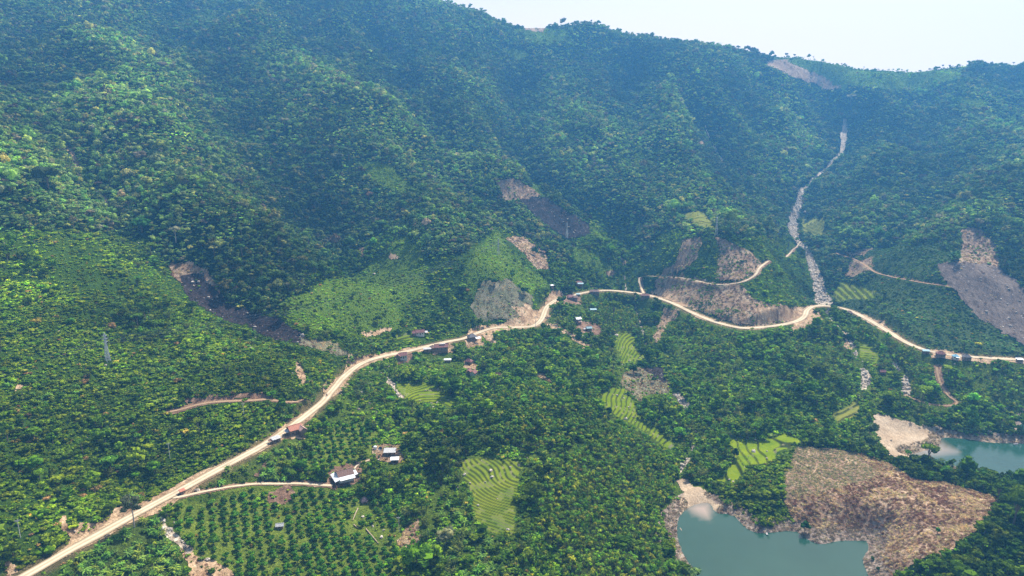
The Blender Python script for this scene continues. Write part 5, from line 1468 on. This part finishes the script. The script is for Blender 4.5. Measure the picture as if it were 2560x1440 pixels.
for (x0, y0, x1, y1, lab) in ((895, 1272, 882, 1302, 'pale fallen log below the thatched hut'), (884, 1313, 895, 1322, 'short pale log left of the white boulder'), (915, 1324, 946, 1360, 'long thin fallen log in the orchard clearing'), (1700, 1322, 1706, 1332, 'dark driftwood log on the pond bank')):
    a, b = cast([x0, x1], [y0, y1])
    g = Geo(); tube(g, [a + [0, 0, .35], (a + b) / 2 + [0, 0, .5], b + [0, 0, .3]], [.28, .25, .16], 0, 7)
    tag(g.build('fallen_log', ['log_wood']), lab, 'log', 'logs lying on the ground'); m = (a + b) / 2
    for q in (a, m, b): HOUSES_XY.append((q[0], q[1], 1.6))

# motorcyclists on the road
def rider(px, py, yaw, label, cloth):
    p = cast([px], [py])[0]; p = np.array([p[0], p[1], float(ground(p[0], p[1]))])
    k = np.argmin(np.hypot(ROAD[:, 0] - p[0], ROAD[:, 1] - p[1])); p[2] = max(p[2], ROAD[k, 2]) + .12
    m = root('motorcycle', p, math.radians(yaw), 'small dark motorcycle ' + label, 'motorcycle')
    for x in (-.62, .62):
        g = Geo(); V = [(x + rx * math.cos(a), s * .06, .3 + rx * math.sin(a)) for rx in (.3, .2) for s in (1, -1) for a in np.linspace(0, 6.2832, 15)[:-1]]
        g.add(V, [(q * 14 + i, q * 14 + (i + 1) % 14, r_ * 14 + (i + 1) % 14, r_ * 14 + i) for q, r_ in ((0, 1), (2, 3), (0, 2), (1, 3)) for i in range(14)])
        g.build('wheel', ['tyre'], m)
    g = Geo(); tube(g, [(-.75, 0, .72), (-.2, 0, .70), (.15, 0, .82), (.45, 0, .85), (.62, 0, .35)], [.12, .16, .17, .1, .05], 0, 8); tube(g, [(-.6, 0, .3), (0, 0, .38), (.2, 0, .7)], [.07, .16, .1], 0, 8); g.build('body', ['red_paint'], m)
    g = Geo(); bar(g, (.42, -.33, 1.0), (.42, .33, 1.0), .05); g.build('handlebar', ['wire'], m)
    J = [(-.15, 0, .88), (-.12, 0, 1.12), (-.05, 0, 1.36), (.0, 0, 1.5), (.03, 0, 1.62), (.05, 0, 1.72)]
    verts = list(J); rad = [.15, .15, .17, .07, .11, .09]; ed = [(0, 1), (1, 2), (2, 3), (3, 4), (4, 5)]
    for s in (1, -1):
        b = len(verts); verts += [(-.02, s * .2, 1.38), (.15, s * .28, 1.12), (.4, s * .28, 1.04)]; rad += [.075, .055, .04]; ed += [(2, b), (b, b + 1), (b + 1, b + 2)]
        b = len(verts); verts += [(-.1, s * .12, .86), (.28, s * .2, .84), (.15, s * .2, .42), (.28, s * .2, .36)]; rad += [.11, .085, .06, .045]; ed += [(0, b), (b, b + 1), (b + 1, b + 2), (b + 2, b + 3)]
    me = bpy.data.meshes.new('person'); me.from_pydata(verts, ed, [])
    o = link('person', me, cloth); o.location = p; o.rotation_euler = (0, 0, math.radians(yaw))
    md = o.modifiers.new('skin', 'SKIN')
    for i, v in enumerate(me.skin_vertices[0].data): v.radius = (rad[i], rad[i]); v.use_root = i == 0
    o.modifiers.new('smooth', 'SUBSURF').render_levels = 1
    tag(o, 'person in dark clothes riding the motorcycle ' + label, 'person')
rider(817, 991, 60, 'on the road below the bend', 'dark_cloth')
rider(833, 957, 70, 'at the road edge on the bend', 'dark_cloth')

# boats
def boat(px, py, L, yaw, label):
    p = at_z(px, py, 0.02)
    t = root('boat', p, math.radians(yaw), label, 'boat')
    g = Geo(); V = []
    for z, k in ((.0, .7), (.45, 1.0), (.40, .86), (.12, .6)):
        V += [(-L / 2 * k, -.42 * k, z), (L * .2, -.42 * k, z), (L / 2 * (.8 + .2 * k), 0, z + .1 * k), (L * .2, .42 * k, z), (-L / 2 * k, .42 * k, z)]
    g.add(V, [(r * 5 + i, r * 5 + (i + 1) % 5, (r + 1) * 5 + (i + 1) % 5, (r + 1) * 5 + i) for r in range(3) for i in range(5)] + [(0, 1, 2, 3, 4), (15, 16, 17, 18, 19)])
    g.build('hull', ['boat_white'], t)
    for x in (-.2 * L, .12 * L):
        g = Geo(); box(g, x - .12, x + .12, -.4, .4, .32, .37); g.build('thwart', ['boat_wood'], t)
boat(1917, 1335, 2.2, 80, 'small white boat moored at the stubble field bank of the pond')
boat(2540, 1111, 3.4, 10, 'white boat at the far shore of the right reservoir arm')

# ---------------------------------------------------------------- planting
def isin(c, *a): return np.isin(c, a)
def patch(x, y, wl, seed, a, b): return sstep(a, b, fbm(x, y, wl, 3, seed) + .5)

def r_forest(c, x, y, z, px, py, R):
    big = patch(x, y, 90, 400, .36, .60)
    p = np.where(c == FOREST, .30 + .70 * big, 0)
    dark = in_poly(px, py, [(540, 720), (600, 640), (760, 600), (900, 640), (960, 590), (900, 500), (1010, 560), (960, 640), (880, 690), (700, 745), (640, 800), (560, 745)])
    p = np.where(dark & ((c == FOREST) | (c == SHRUB) | (c == GRASS)), 1.0, p)
    crest = in_poly(px, py, [(1500, 590), (1560, 540), (1620, 640), (1500, 720), (1420, 740), (1330, 690), (1380, 650)])
    p = np.where((c == SHRUB) & crest, .5, p)
    p = np.where((c == SHRUB) & ~crest & ~dark, np.where(patch(x, y, 40, 402, .60, .72) > .5, .22, .012), p)
    p = np.where(c == MIXED, .10 + .62 * patch(x, y, 34, 404, .46, .62), p)
    p = np.where(c == PALMS, np.where(in_poly(px, py, [(1150, 980), (1400, 940), (1520, 1010), (1540, 1110), (1400, 1150), (1180, 1100)]), .55, .09), p); p = np.where(c == BANANA, .02, p); p = np.where(c == WOODS, .95, p); p = np.where(c == CROP, .03, p)
    p = np.where((c == GRASS), .03, p)
    return p

def s_forest(R, n, c, px, py):
    s = np.exp(R.normal(-.06, .46, n))
    base = np.select([c == FOREST, c == WOODS, c == MIXED, c == SHRUB], [2.0, 1.75, 2.1, 2.1], 1.9)
    up = np.clip((700 - py) / 700, 0, 1) * .22
    return np.clip(base * (1 + np.where(c == FOREST, up, 0)) * s, .9, 7.5)

def c_forest(R, n, c, px, py, x, y):
    a = pal(R, n, G_FOREST); b = pal(R, n, G_MIXED); p = pal(R, n, G_PALE)
    t = np.where((c == FOREST)[:, None], a, b * .9)
    rare = (R.random(n) < .10) & (c == FOREST)
    t = np.where(rare[:, None], p, t)
    t = t * (1 + .30 * np.clip(ground(x, y, RELF) / 25, -1, 1))[:, None]  # gullies darkened, spurs lightened: relief shading put into leaf colour, besides plant differences
    br = (R.random(n) < .02) & (c == FOREST)
    t = np.where(br[:, None], np.array([.14, .10, .075]), t)
    lime = (R.random(n) < .06) & (c != FOREST)
    return np.where(lime[:, None], pal(R, n, [(.13, .29, .03)]), t) * np.clip(1 + 1.0 * fbm(x, y, 110, 3, 410), .4, 2)[:, None]

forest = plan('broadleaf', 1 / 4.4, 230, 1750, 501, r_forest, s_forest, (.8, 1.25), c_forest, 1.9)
# crowded crowns: thin where big trees stand (keep fewer of the large ones)
R9 = np.random.default_rng(77)
forest = take(forest, R9.random(len(forest['s'])) < np.clip((1.8 / forest['s']) ** 1.3, .08, 1))

def r_shrub(c, x, y, z, px, py, R):
    p = np.select([c == SHRUB, c == MIXED, c == FOREST, c == GRASS, c == CROP, c == WOODS, c == PALMS, c == ORCHARD, c == BANANA], [1.0, .85, .55, .95, 1.0, .3, .25, .16, .22], 0.0)
    p = np.where((c == EARTH) | (c == GREY) | (c == REDSOIL) | (c == BURNT), .03 + .12 * patch(x, y, 12, 424, .58, .68), p)
    p = np.where(c == BURNT, .02, p)
    face = in_poly(px, py, [(1620, 690), (1760, 590), (1920, 650), (2020, 770), (2010, 810), (1850, 825), (1700, 770)])
    p = np.where(c == TAN, np.where(face, .04 + .9 * patch(x, y, 16, 425, .46, .56), .03 + .30 * patch(x, y, 14, 423, .55, .66)), p)
    meadow = patch(x, y, 28, 420, .56, .66)
    p = np.where(c == MIXED, p * (1 - .78 * meadow), p)
    p = np.where((c == SHRUB), p * (1 - .35 * patch(x, y, 22, 421, .56, .68)), p)
    nearroad = ground(x, y, np.minimum(RD, 60)) < 9
    return np.where(nearroad, p * .45, p)

def s_shrub(R, n, c, px, py):
    base = np.select([c == SHRUB, c == MIXED, c == FOREST, c == GRASS, c == CROP], [.84, .95, 1.4, .75, .9], .8)
    big = np.where((c == SHRUB) & (R.random(n) < .09 + .25 * (fbm(px / 60, py / 40, 1.0, 2, 433) > .14)), 1.9, 1.0)
    return np.clip(base * big * np.exp(R.normal(0, .33, n)), .4, 3.6)

def c_shrub(R, n, c, px, py, x, y):
    t = np.select([(c == SHRUB)[:, None], (c == GRASS)[:, None], (c == FOREST)[:, None], (c == CROP)[:, None]], [pal(R, n, G_SHRUB), pal(R, n, G_BRIGHT), pal(R, n, G_FOREST) * 1.25, pal(R, n, [(.10, .19, .06), (.115, .20, .065), (.09, .17, .055)])], pal(R, n, G_MIXED) * 1.15)
    up = (c == SHRUB) & (px < 900) & (py < 760)
    t = np.where(up[:, None], t * [1.35, 1.3, 1.1], t)
    yel = (R.random(n) < .03)
    t = np.where(yel[:, None], pal(R, n, [(.34, .30, .05), (.30, .20, .08)]), t)
    t = t * (1 + .25 * np.clip(ground(x, y, RELF) / 25, -1, 1))[:, None]  # shrub tint carries painted relief shading too, along with plant differences
    return t * np.clip(1 + .95 * fbm(x, y, 38, 3, 430), .45, 1.7)[:, None]

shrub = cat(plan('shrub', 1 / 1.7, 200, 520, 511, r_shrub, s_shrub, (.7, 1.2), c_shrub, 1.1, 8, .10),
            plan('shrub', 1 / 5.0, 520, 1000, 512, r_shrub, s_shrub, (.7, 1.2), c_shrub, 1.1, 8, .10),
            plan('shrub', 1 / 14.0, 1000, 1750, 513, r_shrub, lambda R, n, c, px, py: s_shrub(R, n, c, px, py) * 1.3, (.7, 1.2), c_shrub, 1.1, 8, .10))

areca = plan('areca', 1 / 4.2, 230, 700, 521, lambda c, x, y, z, px, py, R: np.select([c == PALMS, c == MIXED, c == BANANA], [.95, .30 * patch(x, y, 30, 440, .48, .60), .04], 0),
             lambda R, n, c, px, py: np.clip(R.normal(1.32, .22, n), .8, 2.1), (.95, 1.6), lambda R, n, c, px, py, x, y: pal(R, n, G_PALM) * (1 + .4 * fbm(x, y, 25, 2, 441))[:, None], 3.4)
banana = plan('banana', 1 / 6.0, 230, 800, 531, lambda c, x, y, z, px, py, R: np.select([c == BANANA, c == MIXED, c == SHRUB, c == FOREST], [.75, .20 * patch(x, y, 24, 450, .5, .6), .16 * patch(x, y, 40, 451, .62, .7), .12 * patch(x, y, 60, 452, .55, .66)], 0),
              lambda R, n, c, px, py: np.clip(R.normal(1.95, .35, n), 1, 2.6), (.9, 1.3), lambda R, n, c, px, py, x, y: pal(R, n, G_BAN), 1.3)
bamboo = plan('bamboo', 1 / 60.0, 230, 900, 541, lambda c, x, y, z, px, py, R: np.select([c == MIXED, c == SHRUB, c == FOREST], [.50 * patch(x, y, 50, 460, .42, .58), .05, .10], 0),
              lambda R, n, c, px, py: np.clip(R.normal(3.0, .7, n), 1.8, 5), (.8, 1.2), lambda R, n, c, px, py, x, y: pal(R, n, G_BAMBOO), 2.0)

# the orchard: rows of round fruit trees
def orchard():
    R = np.random.default_rng(551)
    a = math.radians(24); sp = 4.5
    u, v = np.meshgrid(np.arange(-90, 90) * sp, np.arange(-90, 90) * sp)
    u = u.ravel() + R.uniform(-.4, .4, u.size); v = v.ravel() + R.uniform(-.4, .4, v.size)
    x = u * math.cos(a) - v * math.sin(a) - 60; y = u * math.sin(a) + v * math.cos(a) + 330
    k = (y > 200) & (y < 460); x, y = x[k], y[k]
    z, px, py, t, ok = settle(x, y, R, 1)
    c, _ = cover_at(x, y, z, 3.0)
    ok &= (c == ORCHARD) & (R.random(len(x)) < .97)
    x, y, z, px, py, t, c = (q[ok] for q in (x, y, z, px, py, t, c))
    s = np.clip(R.normal(1.72, .30, len(x)), .9, 2.6)
    ok = clear_of(x, y, z, c, s * 1.2, R, .3)
    x, y, z, px, py, t, c, s = (q[ok] for q in (x, y, z, px, py, t, c, s)); n = len(x)
    return dict(P=np.c_[x, y, z - .1], px=px, py=py, t=t, c=c, s=s, scl=np.c_[s, s, s * R.uniform(.85, 1.15, n)], rot=np.c_[np.zeros((n, 2)), R.uniform(0, 6.283, n)], pick=R.integers(0, len(PROTO['fruit']), n), tint=pal(R, n, G_FRUIT))
fruit = orchard()

# dry stalks, stones and drift on the open ground
def r_only(*pairs):
    def f(c, x, y, z, px, py, R):
        p = np.zeros(len(c))
        for k, v in pairs: p = np.where(c == k, v, p)
        return p
    return f
def scatter_open(kind, dens, r0, r1, seed, rule, size, tall, cols):
    x, y, R = candidates(dens, r0, r1, seed)
    z, px, py, t, ok = settle(x, y, R, 1, 4)
    x, y, z, px, py, t = (a[ok] for a in (x, y, z, px, py, t))
    c, _ = cover_at(x, y, z, 4.0)
    rd = ground(x, y, np.minimum(RD, 60)); ld = ground(x, y, np.clip(LD, -60, 60)); sd = ground(x, y, np.clip(SD_, -20, 20))
    c = np.where((ld < 7) & (ld > 0.3), SHORE, c); c = np.where(ld <= .3, TRACK, c); c = np.where(rd < 4.6, TRACK, c)
    c = np.where((c == BOULDERS) & (sd > .6), TRACK, c)
    ok = (R.random(len(x)) < rule(c, x, y, z, px, py, R))
    for hx_, hy_, hr in HOUSES_XY: ok &= (x - hx_) ** 2 + (y - hy_) ** 2 > (hr * .7) ** 2
    x, y, z, px, py, t, c = (a[ok] for a in (x, y, z, px, py, t, c)); n = len(x)
    s = size(R, n, c, px, py)
    return dict(P=np.c_[x, y, z], px=px, py=py, t=t, c=c, s=s, scl=np.c_[s, s, s * R.uniform(*tall, n)], rot=np.c_[R.uniform(-.1, .1, (n, 2)), R.uniform(0, 6.283, n)], pick=R.integers(0, len(PROTO[kind]), n), tint=cols(R, n, c, px, py, x, y))

def c_straw(R, n, c, px, py, x, y):
    st = pal(R, n, [(.48, .36, .22), (.40, .28, .17), (.22, .11, .08), (.30, .19, .12), (.56, .46, .30), (.16, .085, .065)], .25)
    dk = in_poly(px, py, [(2080, 1225), (2200, 1190), (2370, 1225), (2390, 1290), (2330, 1330), (2200, 1350), (2080, 1290)])
    st = np.where((dk & (R.random(n) < .6))[:, None], pal(R, n, [(.15, .07, .05), (.21, .11, .075), (.30, .18, .12)], .25), st)
    cream = R.random(n) < .05 + .75 * (fbm(x, y, 7, 3, 470) > .17)
    st = np.where(cream[:, None], pal(R, n, [(.70, .56, .36), (.58, .45, .28)], .15), st)
    redp = (R.random(n) < .7 * (fbm(x, y, 8, 3, 474) > .15)) & ~cream
    st = np.where(redp[:, None], pal(R, n, [(.20, .09, .06), (.26, .13, .09)], .2), st)
    gr = pal(R, n, [(.36, .33, .20), (.24, .26, .14), (.46, .40, .27), (.50, .40, .27)], .25)
    top = in_poly(px, py, [(1960, 1110), (2130, 1120), (2200, 1190), (2060, 1230), (1960, 1250)])
    st = np.where((top & (c == STUBBLE))[:, None], gr, st)
    sh = pal(R, n, [(.34, .27, .22), (.22, .17, .14), (.46, .38, .31)], .2)
    return np.where((c == SHORE)[:, None], sh, np.where((c == BURNT)[:, None], sh * .3, st))
straw = cat(scatter_open('straw', 1 / 0.8, 200, 520, 561, r_only((STUBBLE, .85), (SHORE, .75), (TAN, .6), (GREY, .35), (BURNT, .12), (EARTH, .10)), lambda R, n, c, px, py: R.uniform(.5, 1.25, n), (.7, 1.8), c_straw),
            scatter_open('straw', 1 / 5.0, 520, 1300, 562, r_only((TAN, .9), (GREY, .35), (BURNT, .25), (PURPLE, .05)), lambda R, n, c, px, py: R.uniform(.9, 1.8, n), (.5, 1.6), lambda *a: c_straw(*a) * .85))
rocks = cat(scatter_open('rock', 1 / 1.6, 200, 1200, 571, r_only((BOULDERS, .8), (TERRACE, .012), (PURPLE, .022), (BURNT, .02), (SAND, .01), (TAN, .01)), lambda R, n, c, px, py: np.clip(np.exp(R.normal(-.55, .5, n)), .25, 2.4), (.7, 1.1), lambda R, n, c, px, py, x, y: pal(R, n, [(1, 1, 1)])),
            scatter_open('rock', 1 / 30., 200, 900, 572, r_only((MIXED, .10), (EARTH, .25), (SHRUB, .012)), lambda R, n, c, px, py: np.clip(np.exp(R.normal(-.5, .4, n)), .3, 1.5), (.7, 1.1), lambda R, n, c, px, py, x, y: pal(R, n, [(1, 1, 1)])))

# ---------------------------------------------------------------- single plants, described by what they stand beside
LAND = [(860, 1190, 'the white porched farmhouse'), (975, 1140, 'the long pale shed'), (737, 1078, 'the orange roofed house'), (911, 1254, 'the thatched hut'), (700, 1316, 'the pale orchard hut'), (456, 1230, 'the red roofed stall'),
        (1050, 835, 'the hillside maroon house'), (1008, 893, 'the crossed gable house'), (1103, 872, 'the long maroon house'), (1182, 843, 'the slate roofed house'), (1119, 901, 'the white shelter'), (1172, 905, 'the hipped maroon hut'), (1184, 934, 'the twin gabled house'),
        (1060, 980, 'the bright curved terrace'), (1230, 1160, 'the top of the olive terrace'), (1240, 1300, 'the foot of the olive terrace'), (1160, 1240, 'the left side of the olive terrace'), (1570, 860, 'the narrow gully terrace'), (1545, 1000, 'the long curving terrace'), (1640, 1085, 'the tail of the curving terrace'), (1920, 1125, 'the lime green paddy'), (1832, 1182, 'the paired small paddies'),
        (1610, 960, 'the grey clearing'), (1740, 1220, 'the sandy inlet'), (1700, 1350, 'the left bank of the pond'), (1900, 1320, 'the upper bank of the pond'), (2170, 1390, 'the right bank of the pond'), (2060, 1120, 'the top of the stubble field'), (1970, 1230, 'the left edge of the stubble field'), (2290, 1200, 'the upper edge of the stubble field'), (2480, 1250, 'the tip of the stubble field'), (2340, 1390, 'the lower edge of the stubble field'), (2240, 1070, 'the sand flats'), (2400, 1160, 'the right reservoir arm'),
        (1020, 1340, 'the straw heap'), (520, 1400, 'the earthy gully'), (430, 1330, 'the stony ditch'), (336, 1300, 'the tall roadside tree'), (120, 1400, 'the road at the lower left'), (640, 1212, 'the farm track'), (700, 1245, 'the bare earth patch'), (900, 915, 'the road bend'), (1445, 805, 'the tall tin roofed house'), (1430, 860, 'the orange landslip'), (1860, 825, 'the road under the spur'), (2165, 930, 'the boulder stream'), (2360, 980, 'the lakeside track'), (2110, 1030, 'the yellowed terrace'), (2560, 1300, 'the right frame edge'), (1115, 1355, 'the cream flowering tree'), (1500, 1250, 'the middle of the palm grove'), (1560, 1380, 'the lower palm grove'), (1320, 1030, 'the upper palm grove'), (800, 1400, 'the bottom of the orchard'), (600, 1310, 'the left orchard rows'), (820, 1300, 'the middle orchard rows'), (1300, 1400, 'the thicket at the bottom'), (750, 930, 'the orange scar'), (560, 1000, 'the hillside track'), (1350, 940, 'the dry slope patch')]
LAND = LAND + [(2200, 1120, 'the far woods edge'), (2450, 1330, 'the peninsula wood'), (2330, 1430, 'the bottom peninsula wood')]
LPX = np.array([(a, b) for a, b, _ in LAND], float)

def describe(px, py, s, tint, smed, word, extra=''):
    d = LPX - [px, py]; k = int(np.argmin(np.hypot(d[:, 0], d[:, 1] * 1.3)))
    dx, dy = px - LPX[k, 0], py - LPX[k, 1]; D = math.hypot(dx, dy)
    ang = math.degrees(math.atan2(-dy, dx)) % 360
    where = ['right of', 'above and right of', 'above', 'above and left of', 'left of', 'below and left of', 'below', 'below and right of'][int((ang + 22.5) // 45) % 8]
    far_ = 'just ' if D < 28 else ('' if D < 70 else 'well ')
    size = 'tiny' if s < smed * .68 else 'small' if s < smed * .9 else 'medium' if s < smed * 1.12 else 'large' if s < smed * 1.4 else 'huge'
    v = tint[1]; h = tint[0] / max(tint[1], 1e-3)
    hue = ('brown' if h > 1.15 else 'yellowish' if h > .9 else 'olive' if h > .62 else ('dark green' if v < .085 else 'green' if v < .14 else 'light green'))
    s_ = f'{size} {hue} {word} {far_}{where} {LAND[k][2]}'
    return s_ if len(s_.split()) <= 16 else s_.replace('just ', '').replace('well ', '')

def singles(d, kind, name, word, cat_, group, count, pxmin=0):
    """the plants of a kind that show largest become objects of their own; returns the rest"""
    size = d['s'] / d['t']
    m = (d['px'] > -10) & (d['px'] < 2570) & (d['py'] > 20) & (d['py'] < 1448)
    hid = ground(d['P'][:, 0], d['P'][:, 1], HIDDEN) < 1.0
    o = np.argsort(-np.where(m & hid, size, -1))[:count]
    o = o[(m & hid)[o]]
    meshes = []
    for k, g in enumerate(PROTO[kind]):
        meshes.append(g.build(name, ['foliage', 'bark'], linkit=False))
    smed = float(np.median(d['s'][o])) if len(o) else 1
    for i in o:
        ob = bpy.data.objects.new(name, meshes[d['pick'][i]]); COL.objects.link(ob)
        ob.location = d['P'][i]; ob.rotation_euler = d['rot'][i]; ob.scale = d['scl'][i]; ob.color = (*d['tint'][i], 1)
        tag(ob, describe(d['px'][i], d['py'][i], d['s'][i], d['tint'][i], smed, word), cat_, group)
    rest = np.ones(len(size), bool); rest[o] = False
    return take(d, rest)

fruit = singles(fruit, 'fruit', 'fruit_tree', 'fruit tree', 'fruit tree', 'fruit trees of the orchard', 300)
fo = singles(forest, 'broadleaf', 'broadleaf_tree', 'tree', 'tree', 'broadleaf trees of the valley', 300)
ar = singles(areca, 'areca', 'areca_palm', 'palm', 'palm', 'slender palms of the grove', 300)
ba = singles(banana, 'banana', 'banana_plant', 'banana plant', 'banana plant', 'banana plants along the road', 220)
bb = singles(bamboo, 'bamboo', 'bamboo_clump', 'bamboo clump', 'bamboo', 'bamboo clumps of the valley', 120)

def put(name, kind, d, mats=('foliage_mass', 'bark')):
    return mass(name, kind, d['P'], d['scl'], d['rot'], d['pick'], d['tint'], mats)
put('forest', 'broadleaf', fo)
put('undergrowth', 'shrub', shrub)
put('palm_foliage', 'areca', ar)
put('banana_foliage', 'banana', ba)
put('bamboo_foliage', 'bamboo', bb)
if len(fruit['s']): put('orchard_foliage', 'fruit', fruit)
put('dry_grass', 'straw', straw, ('foliage_mass',))
put('stream_rubble', 'rock', rocks, ('rock',))
print('PLANTS', len(fo['s']), len(shrub['s']), len(ar['s']), len(ba['s']), len(bb['s']), len(straw['s']), len(rocks['s']))

# ---------------------------------------------------------------- the air
hm, hnt, hout = new_mat('haze')
pv = nd(hnt, 'ShaderNodeVolumePrincipled')
pv.inputs['Color'].default_value = (0.13, 0.48, 1.0, 1)
pv.inputs['Density'].default_value = 0.000245
pv.inputs['Anisotropy'].default_value = 0.25
hnt.links.new(pv.outputs[0], hout.inputs['Volume'])
hx, hy0, hy1, hz0, hz1 = float(np.abs(GX).max()) + 20, -60, float(GY.max()) + 20, float(GZ.min()) - 1, float(GZ.max()) + 30
hv = [(-hx, hy0, hz0), (hx, hy0, hz0), (hx, hy1, hz0), (-hx, hy1, hz0), (-hx, hy0, hz1), (hx, hy0, hz1), (hx, hy1, hz1), (-hx, hy1, hz1)]
hme = bpy.data.meshes.new('haze')
hme.from_pydata(hv, [], [(0, 3, 2, 1), (4, 5, 6, 7), (0, 1, 5, 4), (1, 2, 6, 5), (2, 3, 7, 6), (3, 0, 4, 7)])
tag(link('haze', hme, 'haze'), None, None, None, 'stuff')
